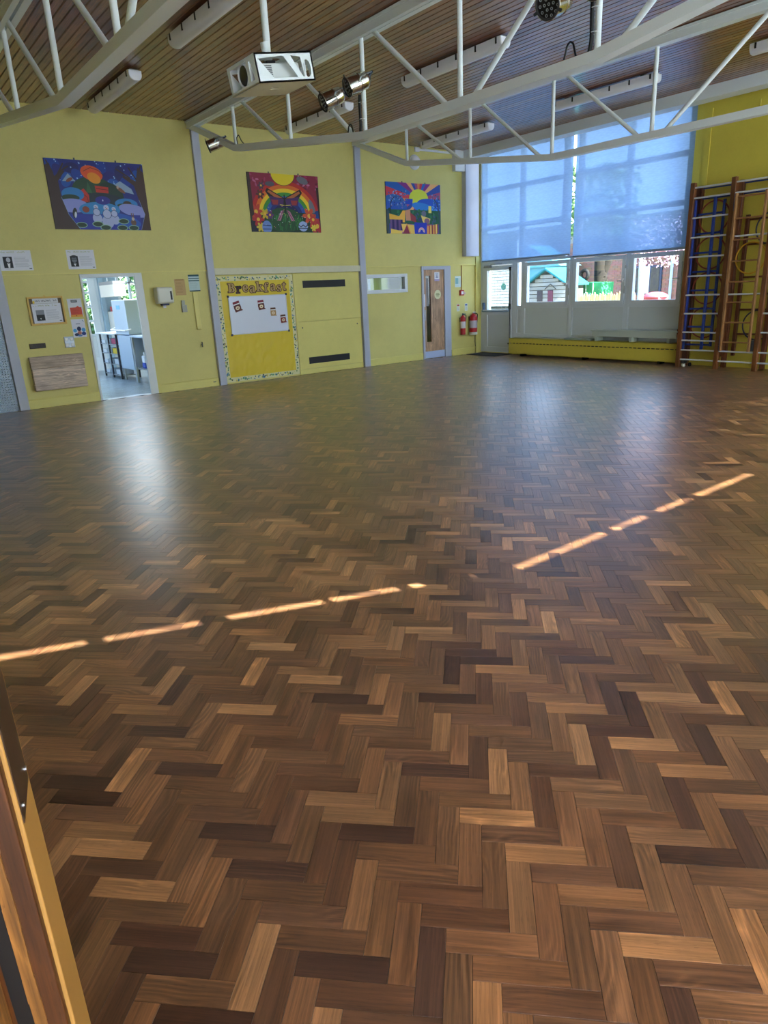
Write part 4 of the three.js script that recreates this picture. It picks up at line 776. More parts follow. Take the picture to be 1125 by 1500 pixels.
{
  const o = thing('serving_hatch', 'yellow serving hatch panels with two black strips between the columns', 'hatch', [-4.34, 0.01, 0]);
  part(o, 'upper_panel', rbox(-5.11, -3.575, 1.03, 1.925, 0.001, 0.03, 0.004), M.yellowTrim);
  part(o, 'lower_panel', rbox(-5.11, -3.575, 0.11, 1.022, 0.001, 0.026, 0.004), M.yellowTrim);
  part(o, 'base_board', rbox(-5.11, -3.575, 0.01, 0.105, 0.001, 0.032, 0.004), M.yellowTrim);
  part(o, 'cover_strip', rbox(-5.15, -5.1, 0.01, 1.93, 0.001, 0.034, 0.004), M.yellowTrim);
  part(o, 'black_strip', rbox(-4.94, -3.93, 1.66, 1.795, 0.029, 0.034, 0.002), M.black, { label: 'black upper strip' });
  part(o, 'black_strip', rbox(-4.92, -3.92, 0.2, 0.33, 0.025, 0.03, 0.002), M.black, { label: 'black lower strip' });
  for (const x of [-5.02, -3.68]) part(o, 'catch', rbox(x - 0.012, x + 0.012, 0.9, 0.925, 0.026, 0.034, 0.003), M.gunmetal);
}
// store room behind the internal window and the timber door: closed, so it is lit through its glass only
struct('wall_store', join([box(-3.6, -0.7, -0.1, 2.4, -2.1, -2.0), box(-3.7, -3.6, -0.1, 2.4, -2.1, -0.14), box(-0.7, -0.6, -0.1, 2.4, -2.1, -0.14), box(-3.7, -0.6, 2.3, 2.4, -2.1, -0.14), box(-3.7, -0.6, -0.15, -0.05, -2.1, -0.02)]), M.yellow, 'walls of the unlit store room behind the timber door');
// internal window
{
  const o = structGroup('window_7', 'small internal window with a white frame beside the lilac column', [-2.82, 1.48, 0], 'window');
  for (const g of [rbox(-3.4, -2.27, 1.8, 1.87, -0.06, 0.03, 0.005), rbox(-3.4, -2.27, 1.485, 1.56, -0.06, 0.03, 0.005), rbox(-3.4, -3.35, 1.56, 1.8, -0.06, 0.03, 0.005), rbox(-2.35, -2.27, 1.56, 1.8, -0.06, 0.03, 0.005)]) part(o, 'frame_bar', g, M.whitePaint);
  part(o, 'pane', box(-3.35, -2.765, 1.56, 1.8, -0.02, -0.016), M.glass); part(o, 'pane', box(-2.765, -2.35, 1.56, 1.8, -0.026, -0.022), M.glass);
  part(o, 'lit_yellow_panel', rbox(-3.35, -2.77, 1.555, 1.805, -0.05, -0.04, 0.003), std('#c9c968', 0.5), { label: 'yellow green panel standing in for the lit yellow behind the glass' });  // its colour stands in for the lit yellow seen through this pane
  part(o, 'paper', box(-3.35, -3.24, 1.57, 1.79, -0.038, -0.036), M.paper);
}
// store door
{
  const f = structGroup('trim_10', 'white painted frame of the timber store door', [-1.4, 0, 0], 'door frame');
  for (const g of [rbox(-1.86, -1.8, 0, 2.01, -0.14, 0.03, 0.005), rbox(-1.18, -0.985, 0, 2.01, -0.14, 0.03, 0.005), rbox(-1.8, -1.18, 1.935, 2.01, -0.14, 0.03, 0.005)]) part(f, 'frame_bar', g, M.lilac);
  const o = structGroup('door_4', 'pale timber door with a tall narrow glass strip', [-1.49, 0.005, 0], 'door');
  const s = new THREE.Shape([[-1.798, 0.005], [-1.182, 0.005], [-1.182, 1.933], [-1.798, 1.933]].map((p) => new THREE.Vector2(...p)));
  s.holes.push(new THREE.Path([[-1.72, 0.37], [-1.58, 0.37], [-1.58, 1.81], [-1.72, 1.81]].map((p) => new THREE.Vector2(...p))));
  part(o, 'leaf', new THREE.ExtrudeGeometry(s, { depth: 0.044, bevelEnabled: false }).translate(0, 0, -0.045), M.oak, { along: 'y' });
  part(o, 'glass_strip', box(-1.72, -1.58, 0.37, 1.81, -0.03, -0.024), M.glass, { label: 'tall narrow glass vision panel' });
  part(o, 'poster_on_glass', box(-1.71, -1.63, 1.16, 1.76, -0.022, -0.021), std('#8d8a86', 0.6));
  part(o, 'kick_plate', rbox(-1.797, -1.183, 0.01, 0.165, 0, 0.003, 0.001), std('#c9d6f0', 0.3, { metalness: 0.3 }), { label: 'pale metal kick plate' });
  part(o, 'push_plate', rbox(-1.79, -1.755, 1.15, 1.42, 0, 0.004, 0.001), M.white, { label: 'white push plate' });
  part(o, 'pull_handle', join([rod(V(-1.775, 0.86, 0.03), V(-1.775, 1.08, 0.03), 0.008, 8), rod(V(-1.775, 0.87, 0), V(-1.775, 0.87, 0.03), 0.007, 8), rod(V(-1.775, 1.07, 0), V(-1.775, 1.07, 0.03), 0.007, 8)]), M.steel);
  part(o, 'sign', new THREE.PlaneGeometry(0.15, 0.19).translate(-1.385, 1.785, 0.001), std('#fff', 0.6, { map: canvasTexture(120, 150, (x) => { x.fillStyle = '#e4e4ea'; x.fillRect(0, 0, 120, 150); x.strokeStyle = '#7f85a8'; x.lineWidth = 6; x.strokeRect(28, 22, 64, 70); blob(x, '#5f668c', 60, 48, 12, 12); x.fillStyle = '#5f668c'; x.fillRect(48, 62, 24, 28); x.fillStyle = '#a99bc4'; x.fillRect(0, 118, 120, 32); }) }), { keepUV: true, label: 'small white sign' });
  const disc = new THREE.CircleGeometry(0.1, 28).translate(-1.372, 1.4, 0.001);
  part(o, 'round_sign', disc, std('#fff', 0.6, { map: canvasTexture(128, 128, (x) => { x.fillStyle = '#ddd9ac'; x.fillRect(0, 0, 128, 128); x.fillStyle = '#7f8a4a'; x.fillRect(34, 44, 60, 9); x.fillRect(28, 62, 72, 9); x.fillRect(40, 80, 48, 9); }) }), { keepUV: true, label: 'round cream sign' });
}
// fire point
single('conduit', join([rod(V(-0.625, 1.47, 0.012), V(-0.625, 2.01, 0.012), 0.009, 8)]), std('#a8703a', 0.5), 'thin brown conduit above the red call point', 'conduit');
{
  const o = thing('call_point', 'small red fire alarm call point under the conduit', 'fire alarm', [-0.64, 1.35, 0]);
  part(o, 'body', rbox(-0.7, -0.58, 1.35, 1.47, 0, 0.05, 0.008), M.red);
  part(o, 'element', rbox(-0.675, -0.605, 1.375, 1.445, 0.05, 0.053, 0.002), M.white);
  single('junction_box', rbox(-0.575, -0.515, 1.37, 1.42, 0, 0.03, 0.006), std('#c7a59a', 0.5), 'small pinkish box beside the red call point', 'box');
}
poster('wall_poster', -0.83, -0.645, 1.54, 1.78, 0, canvasTexture(180, 240, (x) => { x.fillStyle = '#cfe0dc'; x.fillRect(0, 0, 180, 240); x.fillStyle = '#7fb4b8'; x.fillRect(14, 40, 90, 130); textLines(x, 20, 186, 130, 3, 16, '#8aa'); x.fillStyle = '#c9d6c4'; x.fillRect(110, 40, 56, 130); }), 'pale teal fire action notice above the extinguishers');
for (const [x, c, where] of [[-0.735, '#b9503a', 'slim'], [-0.475, '#4a5a9a', 'large']]) poster('wall_poster', x - 0.045, x + 0.045, 1.0, 1.165, 0, canvasTexture(90, 160, (g) => { g.fillStyle = '#d9dccb'; g.fillRect(0, 0, 90, 160); g.fillStyle = c; g.fillRect(10, 12, 70, 34); textLines(g, 14, 62, 60, 6, 14, '#555'); }), 'small extinguisher instruction card above the ' + where + ' fire extinguisher', 'sign');
function extinguisher(x, r, y0, y1, water, label) {
  const o = thing('fire_extinguisher', label, 'fire extinguisher', [x, y0, r + 0.02], 'fire extinguishers'), z = r + 0.025, h = y1 - y0;
  const lathe = (pts) => new THREE.LatheGeometry(pts.map((p) => new THREE.Vector2(...p)), 24).translate(x, y0, z);
  part(o, 'cylinder', lathe([[0, 0], [r * 0.9, 0], [r, 0.015], [r, h * 0.74], [r * 0.9, h * 0.82], [r * 0.5, h * 0.88], [r * 0.3, h * 0.9], [r * 0.28, h * 0.93]]), M.red);
  part(o, 'valve', join([rod(V(x, y0 + h * 0.9, z), V(x, y0 + h, z), 0.018, 12), rbox(x - 0.015, x + 0.09, y0 + h * 0.95, y0 + h * 0.965, z - 0.012, z + 0.012, 0.004), rbox(x - 0.015, x + 0.085, y0 + h * 0.985, y0 + h, z - 0.012, z + 0.012, 0.004)]), water ? M.offwhite : M.gunmetal);
  part(o, 'hose', tube([V(x - 0.01, y0 + h * 0.94, z + 0.01), V(x + r * 1.0, y0 + h * 0.9, z + 0.04), V(x + r * 1.15, y0 + h * 0.6, z + 0.02), V(x + r * 1.1, y0 + h * 0.3, z)], 0.011, 24, 8), M.black);
  part(o, 'label_band', lathe([[r * 1.006, h * 0.3], [r * 1.006, h * 0.62]]), water ? std('#b9aeb8', 0.5) : std('#d8cfd0', 0.5));
  part(o, 'foot_ring', lathe([[r * 0.95, -0.002], [r * 1.02, 0], [r * 1.02, water ? 0.06 : 0.02]]), water ? M.offwhite : M.red);
  part(o, 'bracket', rbox(x - 0.03, x + 0.03, y0 + h * 0.6, y0 + h * 0.8, 0, 0.03, 0.004), M.gunmetal);
}
extinguisher(-0.665, 0.06, 0.47, 0.95, false, 'slim red fire extinguisher with a black hose under the call point');
extinguisher(-0.36, 0.095, 0.45, 0.97, true, 'large red fire extinguisher with a pale base ring by the corner');
single('cable_drop', tube([V(-0.2, 0.42, 0.02), V(-0.215, 0.3, 0.025), V(-0.2, 0.16, 0.03)], 0.006, 12, 6), M.darkGrey, 'short dark cable on the wall below the large extinguisher', 'cable');
single('door_mat', rbox(-0.62, -0.06, 0.0005, 0.012, 0.14, 1.08, 0.004), std('#3b3d42', 0.95), 'dark grey door mat in front of the fire exit', 'mat');

// ------------------------------------------------------------------ climbing frame by the window wall
let climbing;
function subGroup(name, label) { const g = new THREE.Group(); g.name = name; g.userData.label = label; climbing.add(g); return g; }
const alu = std('#e4e9ee', 0.28, { metalness: 0.35 });
{
  const o = thing('climbing_frame', 'tall wooden gym climbing frame with metal rungs folded against the yellow wall', 'climbing frame', [-0.35, 0, 6.4]); climbing = o;
  const posts = [5.375, 6.06, 6.71, 7.38];
  for (const z of posts) { part(o, 'post', rbox(-0.53, -0.45, 0, 3.01, z, z + 0.075, 0.008), M.frameWood, { along: 'y' }); part(o, 'rear_post', rbox(-0.27, -0.19, 0, 2.98, z + 0.005, z + 0.075, 0.008), M.redWood, { along: 'y' }); }
  part(o, 'side_panel', rbox(-0.452, -0.265, 0.12, 2.95, 5.385, 5.43, 0.006), M.darkPanel, { along: 'y', label: 'dark red brown side panel' });
  part(o, 'side_panel', rbox(-0.452, -0.265, 0.2, 2.95, 6.075, 6.12, 0.006), M.redWood, { along: 'y' });
  const rung = (y, i) => part(o, 'rung', rod(V(-0.5, y, posts[i] + 0.06), V(-0.5, y, posts[i + 1] + 0.01), 0.014, 10), alu);
  for (const y of [0.135, 0.3, 0.465, 0.605, 0.92, 1.227, 1.537, 1.845, 2.155, 2.463, 2.77, 2.93]) rung(y, 0);
  for (const y of [0.135, 0.3, 1.225, 2.12, 2.77, 2.93]) rung(y, 1);
  for (const y of [0.135, 0.3, 0.62, 0.92, 1.9, 2.77, 2.93]) rung(y, 2);
  for (const y of [2.77, 2.93]) part(o, 'rear_rail', rod(V(-0.23, y, 5.4), V(-0.23, y, 7.4), 0.012, 8), M.blueSteel);
  part(o, 'hook_plate', rbox(-0.54, -0.44, 2.5, 2.76, 6.137, 6.152, 0.003), M.blueSteel); part(o, 'hook_plate', rbox(-0.54, -0.44, 0.31, 0.56, 6.137, 6.152, 0.003), M.blueSteel);
  part(o, 'floor_latch', rbox(-0.55, -0.45, 0.32, 0.5, 6.67, 6.705, 0.004), M.gunmetal);
  const c = part(o, 'castor_fork', rbox(-0.5, -0.4, 0.06, 0.125, 5.47, 5.53, 0.006), M.darkGrey);
  part(c, 'castor_wheel', new THREE.CylinderGeometry(0.04, 0.04, 0.025, 18).rotateX(Math.PI / 2).translate(-0.46, 0.041, 5.5), M.offwhite);
  part(o, 'castor_wheel', new THREE.CylinderGeometry(0.035, 0.035, 0.025, 18).rotateX(Math.PI / 2).translate(-0.36, 0.036, 5.56), M.rubber);
}
{
  const o = subGroup('hoop_panel', 'blue steel panel with four brown hoops');
  part(o, 'upright', rbox(-0.48, -0.44, 0.31, 2.74, 5.44, 5.48, 0.005), M.blueSteel); part(o, 'upright', rbox(-0.42, -0.38, 0.31, 2.78, 5.74, 5.785, 0.005), M.blueSteel); part(o, 'upright', rbox(-0.35, -0.31, 0.36, 2.72, 5.865, 5.905, 0.005), M.blueSteel);
  for (let k = 0; k < 8; k++) part(o, 'crossbar', rbox(-0.365, -0.335, 0.37 + k * 0.305, 0.4 + k * 0.305, 5.45, 5.89, 0.004), M.blueSteel);
  [2.46, 1.9, 1.33, 0.76].forEach((y) => part(o, 'hoop', new THREE.TorusGeometry(0.255, 0.0125, 8, 40).rotateY(Math.PI / 2).translate(-0.33, y, 5.73), M.redHoop));
}
{
  const o = thing('wooden_ladder', 'narrow wooden ladder hooked on the climbing frame', 'ladder', [-0.57, 0.32, 6.42]);
  part(o, 'rail', rbox(-0.6, -0.545, 0.318, 2.755, 6.175, 6.21, 0.006), M.paleWood, { along: 'y' }); part(o, 'rail', rbox(-0.6, -0.545, 0.318, 2.755, 6.635, 6.67, 0.006), M.paleWood, { along: 'y' });
  for (let k = 0; k < 8; k++) part(o, 'rung', rod(V(-0.572, 0.46 + k * 0.32, 6.2), V(-0.572, 0.46 + k * 0.32, 6.645), 0.013, 10), M.paleWood, { along: 'z' });
}
{
  const o = subGroup('folded_panel', 'folded wooden panel with dark and yellow hoops');
  for (const z of [6.18, 6.86]) part(o, 'post', rbox(-0.18, -0.12, 0.2, 2.45, z, z + 0.055, 0.006), M.redWood, { along: 'y' });
  for (const y of [0.55, 0.95, 1.2, 1.47, 1.98, 2.36]) part(o, 'crossbar', rbox(-0.165, -0.135, y, y + 0.03, 6.2, 6.88, 0.004), M.redWood, { along: 'z' });
  part(o, 'hoop', new THREE.TorusGeometry(0.24, 0.012, 8, 36).rotateY(Math.PI / 2).translate(-0.2, 2.22, 6.62), M.navyHoop); part(o, 'hoop', new THREE.TorusGeometry(0.24, 0.012, 8, 36).rotateY(Math.PI / 2).translate(-0.2, 0.72, 6.58), M.navyHoop);
  part(o, 'hoop', new THREE.TorusGeometry(0.24, 0.012, 8, 36).rotateY(Math.PI / 2).translate(-0.32, 1.78, 6.4), M.yellowHoop, { label: 'yellow hoop' });
}

// ------------------------------------------------------------------ kitchen seen through the doorway
{
  const x0 = -9.6, x1 = -5.0, z0 = -5.4, z1 = -0.14, h = 2.5;
  struct('floor_kitchen', box(x0, x1, -0.2, -0.002, z0 - 0.1, z1 + 0.13), M.kitchenFloor, 'pale blue grey kitchen floor');
  struct('ceiling_kitchen', box(x0 - 0.1, x1 + 0.1, h, h + 0.1, z0 - 0.1, z1), M.white, 'white kitchen ceiling');
  const s = new THREE.Shape([[x0, 0], [x1, 0], [x1, h], [x0, h]].map((p) => new THREE.Vector2(...p)));
  for (const [a, b, c, d] of [[-6.8, -5.4, 1.5, 2.3], [-8.1, -7.3, 0.02, 2.1]]) s.holes.push(new THREE.Path([[a, c], [a, d], [b, d], [b, c]].map((p) => new THREE.Vector2(...p))));
  struct('wall_kitchen_far', new THREE.ExtrudeGeometry(s, { depth: 0.1, bevelEnabled: false }).translate(0, 0, z0 - 0.1), M.kitchenWall, 'pale kitchen wall with a bright window');
  struct('wall_kitchen_right', box(x1, x1 + 0.1, 0, h, z0, z1), M.kitchenWall, 'pale kitchen side wall');
  struct('wall_kitchen_left', join([box(x0 - 0.1, x0, 0, 0.9, z0, z1), box(x0 - 0.1, x0, 2.3, h, z0, z1), box(x0 - 0.1, x0, 0.9, 2.3, z0, -4.8), box(x0 - 0.1, x0, 0.9, 2.3, -0.9, z1)]), M.kitchenWall, 'kitchen side wall with an added unseen window');
  const w = structGroup('window_10', 'bright kitchen window with patterned glass', [-6.1, 1.5, z0], 'window');
  for (const g of [rbox(-6.8, -6.74, 1.5, 2.3, z0 - 0.09, z0 + 0.01, 0.004), rbox(-5.46, -5.4, 1.5, 2.3, z0 - 0.09, z0 + 0.01, 0.004), rbox(-6.8, -5.4, 1.5, 1.56, z0 - 0.09, z0 + 0.01, 0.004), rbox(-6.8, -5.4, 2.24, 2.3, z0 - 0.09, z0 + 0.01, 0.004), rbox(-6.52, -6.47, 1.5, 2.3, z0 - 0.08, z0, 0.004), rbox(-6.8, -5.4, 1.98, 2.02, z0 - 0.08, z0, 0.004)]) part(w, 'frame_bar', g, M.pvc);
  part(w, 'pane', box(-6.75, -5.45, 1.55, 2.25, z0 - 0.05, z0 - 0.046), M.glass);
  const w2 = structGroup('window_11', 'unseen wide side window added to light the kitchen', [x0, 0.9, -2.8], 'window');
  part(w2, 'pane', box(x0 - 0.06, x0 - 0.056, 0.9, 2.3, -4.8, -0.9), M.glass);  // window added out of view to let light into the kitchen
  for (const z of [-4.8, -3.5, -2.2, -0.96]) part(w2, 'mullion', box(x0 - 0.09, x0 - 0.01, 0.9, 2.3, z, z + 0.06), M.pvc);
  const d = structGroup('door_5', 'white kitchen back door with stacked glass panes', [-7.7, 0.02, z0], 'door');
  for (const x of [-8.1, -7.46]) part(d, 'stile', rbox(x, x + 0.16, 0.02, 2.1, z0 - 0.06, z0 - 0.01, 0.004), M.pvc);
  for (const y of [0.02, 0.82, 1.14, 1.46, 1.78, 2.02]) part(d, 'rail', rbox(-7.94, -7.46, y, y + (y < 0.1 ? 0.3 : 0.05), z0 - 0.06, z0 - 0.01, 0.004), M.pvc);
  part(d, 'panel', box(-7.94, -7.46, 0.32, 0.82, z0 - 0.05, z0 - 0.03), M.pvcPanel);
  for (const y of [0.87, 1.19, 1.51, 1.83]) part(d, 'pane', box(-7.94, -7.46, y, y + 0.27, z0 - 0.04, z0 - 0.036), M.glass);
  struct('trim_11', rbox(-7.24, -7.14, 0.0, h, z0, z0 + 0.12, 0.004), M.kitchenBlue, 'pale blue pipe boxing in the kitchen', { category: 'boxing' });
  struct('trim_12', rbox(-7.14, -6.82, 1.3, h, z0, z0 + 0.03, 0.004), M.kitchenBlue, 'pale blue kitchen wall panel', { category: 'wall panel' });
  const lp = thing('added_fill_panel', 'unseen ceiling light panel added to brighten the kitchen', 'ceiling light', [-7.4, 2.46, -2.6]);  // panel light added out of view to brighten the kitchen
  part(lp, 'fill_panel_frame', rbox(-8.02, -6.78, 2.465, 2.5, -3.22, -1.98, 0.006), M.white);
  part(lp, 'fill_panel_glow', box(-7.98, -6.82, 2.46, 2.466, -3.18, -2.02), std('#ffffff', 0.5, { emissive: new THREE.Color(0.9, 0.97, 1), emissiveIntensity: 1.2 }));
  const ra = new THREE.RectAreaLight(new THREE.Color(0.82, 0.93, 1), 5, 1.16, 1.16); ra.position.set(-7.4, 2.455, -2.6); ra.rotation.x = -Math.PI / 2; scene.add(ra);  // area light of the added panel
  // hood dishwasher
  const dw = thing('dishwasher', 'stainless steel hood dishwasher in the kitchen', 'dishwasher', [-7.45, 0, -2.5]);
  part(dw, 'hood', rbox(-7.75, -7.15, 0.93, 1.6, -2.9, -2.08, 0.015), M.brushed);
  part(dw, 'body', rbox(-7.74, -7.16, 0.24, 0.915, -2.89, -2.09, 0.008), M.brushed);
  for (const [a, b] of [[-7.72, -2.87], [-7.72, -2.15], [-7.22, -2.87], [-7.22, -2.15]]) part(dw, 'leg', rbox(a, a + 0.045, 0, 0.245, b, b + 0.045, 0.005), M.steel);
  part(dw, 'lift_handle', join([rod(V(-7.83, 1.02, -2.95), V(-7.83, 1.02, -2.0), 0.016, 10), rod(V(-7.83, 1.02, -2.93), V(-7.74, 1.06, -2.93), 0.013, 8), rod(V(-7.83, 1.02, -2.03), V(-7.7, 1.04, -2.06), 0.013, 8)]), M.white);
  part(dw, 'maker_plate', box(-7.754, -7.75, 1.42, 1.5, -2.62, -2.4), std('#6fb1dd', 0.4));
  // sink table
  const st = thing('sink_table', 'stainless steel kitchen table with a lower shelf beside the dishwasher', 'table', [-7.4, 0, -1.5]);
  part(st, 'worktop', rbox(-7.76, -7.05, 0.89, 0.925, -2.06, -0.9, 0.006), M.brushed);
  part(st, 'lower_shelf', rbox(-7.7, -7.1, 0.27, 0.295, -2.04, -0.92, 0.005), M.steel);
  for (const [a, b] of [[-7.74, -2.04], [-7.74, -0.96], [-7.12, -2.04], [-7.12, -0.96]]) part(st, 'leg', rbox(a, a + 0.04, 0, 0.892, b, b + 0.04, 0.005), M.steel);
  part(st, 'sink_bowl', rbox(-7.6, -7.2, 0.6, 0.888, -1.85, -1.35, 0.05, 3), M.gunmetal);
  const can = (x, z, blue, label) => { const c = thing('jerrycan', label, 'canister', [x, 0.295, z], 'canisters under the sink table'); part(c, 'body', rbox(x - 0.09, x + 0.09, 0.39, 0.54, z - 0.08, z + 0.08, 0.03, 3), M.white); part(c, 'liquid', rbox(x - 0.092, x + 0.092, 0.296, 0.4, z - 0.082, z + 0.082, 0.02, 3), blue); part(c, 'cap', rod(V(x - 0.04, 0.53, z), V(x - 0.04, 0.6, z), 0.028, 14), M.white); part(c, 'handle', tube([V(x - 0.02, 0.53, z), V(x + 0.02, 0.58, z), V(x + 0.07, 0.53, z)], 0.012, 14, 8), M.white); };
  can(-7.58, -1.72, std('#2a4fb8', 0.35), 'white canister with blue liquid under the sink table'); can(-7.54, -1.42, std('#dfe6ee', 0.4), 'plain white canister under the sink table');
  // wire rack
  const rk = thing('wire_rack', 'low dark steel rack of kitchen trays beside the dishwasher', 'rack', [-7.55, 0, -3.55]);
  for (const [a, b] of [[-7.76, -4.12], [-7.76, -3.55], [-7.76, -3.0], [-7.38, -4.12], [-7.38, -3.0]]) part(rk, 'post', rbox(a, a + 0.035, 0, 0.92, b, b + 0.035, 0.004), M.gunmetal);
  for (const y of [0.06, 0.28, 0.5, 0.7]) part(rk, 'shelf', rbox(-7.75, -7.36, y, y + 0.02, -4.1, -2.98, 0.004), M.steel);
  part(rk, 'top', rbox(-7.8, -7.34, 0.92, 0.95, -4.16, -2.96, 0.006), M.white);
  const cols = ['#c9a020', '#dfe3e6', '#9aa4ac', '#b0395a', '#dfe3e6', '#8a949c', '#d8dde2', '#58606a']; let q = 0;
  for (const y of [0.08, 0.3, 0.52, 0.72]) for (const z of [-3.98, -3.62, -3.25]) { single('kitchen_tray', rbox(-7.73, -7.43, y, y + (q % 3 ? 0.11 : 0.07), z - 0.13, z + 0.13, 0.012), std(y === 0.52 && z === -3.25 ? '#d8b820' : y === 0.72 && z === -3.25 ? '#a8365a' : ['#dfe3e6', '#9aa4ac', '#c2c9cf'][q % 3], 0.45), (y === 0.52 && z === -3.25 ? 'yellow' : y === 0.72 && z === -3.25 ? 'dark pink' : ['white', 'dark grey', 'pale grey'][q % 3]) + ' kitchen tray on the steel rack' + (y < 0.2 ? ', bottom shelf' : y < 0.4 ? ', second shelf' : y < 0.6 ? ', third shelf' : ', top shelf'), 'tray', { group: 'trays on the kitchen rack' }); q++; }
  const wh = thing('water_heater', 'white box heater hanging from the kitchen ceiling', 'water heater', [-7.3, 1.68, -4.1]);
  part(wh, 'case', rbox(-7.44, -7.18, 1.68, 1.97, -4.6, -3.6, 0.012), M.offwhite); part(wh, 'top_band', rbox(-7.445, -7.17, 1.93, 2.0, -4.61, -3.59, 0.008), M.grey);
  for (const z of [-4.4, -3.8]) part(wh, 'hanger_rod', rod(V(-7.3, 1.99, z), V(-7.3, 2.5, z), 0.012, 8), M.steel);
  single('fridge', join([rbox(-7.14, -6.6, 0.0, 1.36, -5.35, -4.78, 0.015)]), M.offwhite, 'plain cream upright cabinet at the back of the kitchen', 'cabinet');
  single('red_box', rbox(-7.1, -6.98, 1.361, 1.47, -5.2, -5.05, 0.008), std('#c23a3a', 0.5), 'small red box on the cream kitchen cabinet', 'box');
  single('tape_roll', new THREE.TorusGeometry(0.05, 0.022, 10, 20).translate(-6.86, 1.433, -5.1), std('#5a4a2a', 0.6), 'small brown roll on the cream kitchen cabinet', 'roll');
}

// ------------------------------------------------------------------ outdoors
{
  const o = thing('hedge', 'leafy green hedge outside the kitchen window', 'hedge', [-5.6, -0.21, -7.3]), g = [];
  for (let k = 0; k < 4200; k++) g.push(new THREE.OctahedronGeometry(rr(0.05, 0.1)).scale(1, 0.35, 1).rotateX(rr(0, 3)).rotateY(rr(0, 3)).translate(rr(-7.4, -3.8), rr(-0.1, 2.5), rr(-7.6, -7.0)));
  part(o, 'leaves', join(g), std('#4f7a45', 0.8)).userData.kind = 'stuff';
}
const ground = struct('ground', box(-40, 60, -0.4, -0.21, -50, 50), M.paving, 'pale paved playground outside');
const brickGeo = new THREE.BoxGeometry(0.215, 0.065, 0.02);
function brickWall(name, label, x, z0, z1, y1, base, mats, group) {
  const o = thing(name, label, 'building', [x, -0.21, (z0 + z1) / 2], group);
  part(o, 'wall', box(x, x + 4, -0.21, y1, z0, z1), base);
  return o;
}
{
  // brick school block
  const mort = std('#8f7f74', 0.9), o = brickWall('brick_building', 'red brick school building with a navy window across the playground', 10.5, -14, 12, 3.4, mort);
  const g = brickGeo.clone().rotateY(Math.PI / 2), im = new THREE.InstancedMesh(g, std('#ffffff', 0.85), 3000), col = new THREE.Color(), m = new THREE.Matrix4(); let n = 0;
  for (let j = 0; j < 34; j++) for (let k = 0; k < 44; k++) { const z = -7.4 + k * 0.225 + (j % 2) * 0.1125, y = 0.4 + j * 0.075; if (z > -2.75 && z < -1.55 && y > 0.95 && y < 1.95) continue; im.setMatrixAt(n, m.makeTranslation(10.5 - 10.55 + 0.0 + (10.495 - 10.5 + 0.05) - 0.005, y + 0.21, z + 1)); col.setRGB(rr(0.25, 0.36), rr(0.12, 0.16), rr(0.085, 0.12)); im.setColorAt(n++, col); }
  im.count = n; im.name = 'bricks'; im.userData.kind = 'stuff'; im.castShadow = im.receiveShadow = true; o.add(im);
  const win = part(o, 'window', rbox(10.44, 10.52, 0.98, 1.95, -2.72, -1.58, 0.01), std('#26324d', 0.4));
  part(win, 'pane', box(10.43, 10.438, 1.06, 1.88, -2.66, -2.36), M.darkGlass); part(win, 'pane', box(10.43, 10.438, 1.06, 1.88, -1.98, -1.66), M.darkGlass);
  part(win, 'white_panel', box(10.425, 10.437, 1.02, 1.92, -2.3, -2.03), M.white);
  part(o, 'downpipe', rod(V(10.44, -0.2, -1.22), V(10.44, 3.3, -1.22), 0.05, 10), std('#a9c0cc', 0.5));
  part(o, 'roof_edge', box(10.2, 14.6, 3.4, 3.6, -14.2, 12.2), std('#7d8890', 0.6));
}
{
  // white painted brick wall seen through the fire exit glass
  const o = thing('white_brick_wall', 'white painted brick wall outside the fire exit', 'wall', [3.1, -0.21, -2.6]);
  part(o, 'wall_core', box(3.02, 3.3, -0.21, 2.7, -3.6, -1.55), std('#8d8f88', 0.8));
  const g = brickGeo.clone().rotateY(Math.PI / 2), mats = ['#c4c5bd', '#b9bbb3', '#cccdc5'].map((c) => std(c, 0.7));
  for (let j = 0; j < 17; j++) for (let k = 0; k < 8; k++) { const b = shade(new THREE.Mesh(g, mats[(j * 5 + k * 3) % 3])); b.name = 'brick'; b.position.set(3.012 - 3.1, 0.75 + j * 0.08 + 0.21, -3.4 + k * 0.228 + (j % 2) * 0.114 + 2.6); o.add(b); }
  part(o, 'pipe', rod(V(2.96, -0.2, -2.5), V(2.96, 2.6, -2.5), 0.035, 10), std('#8fa0a0', 0.5));
}
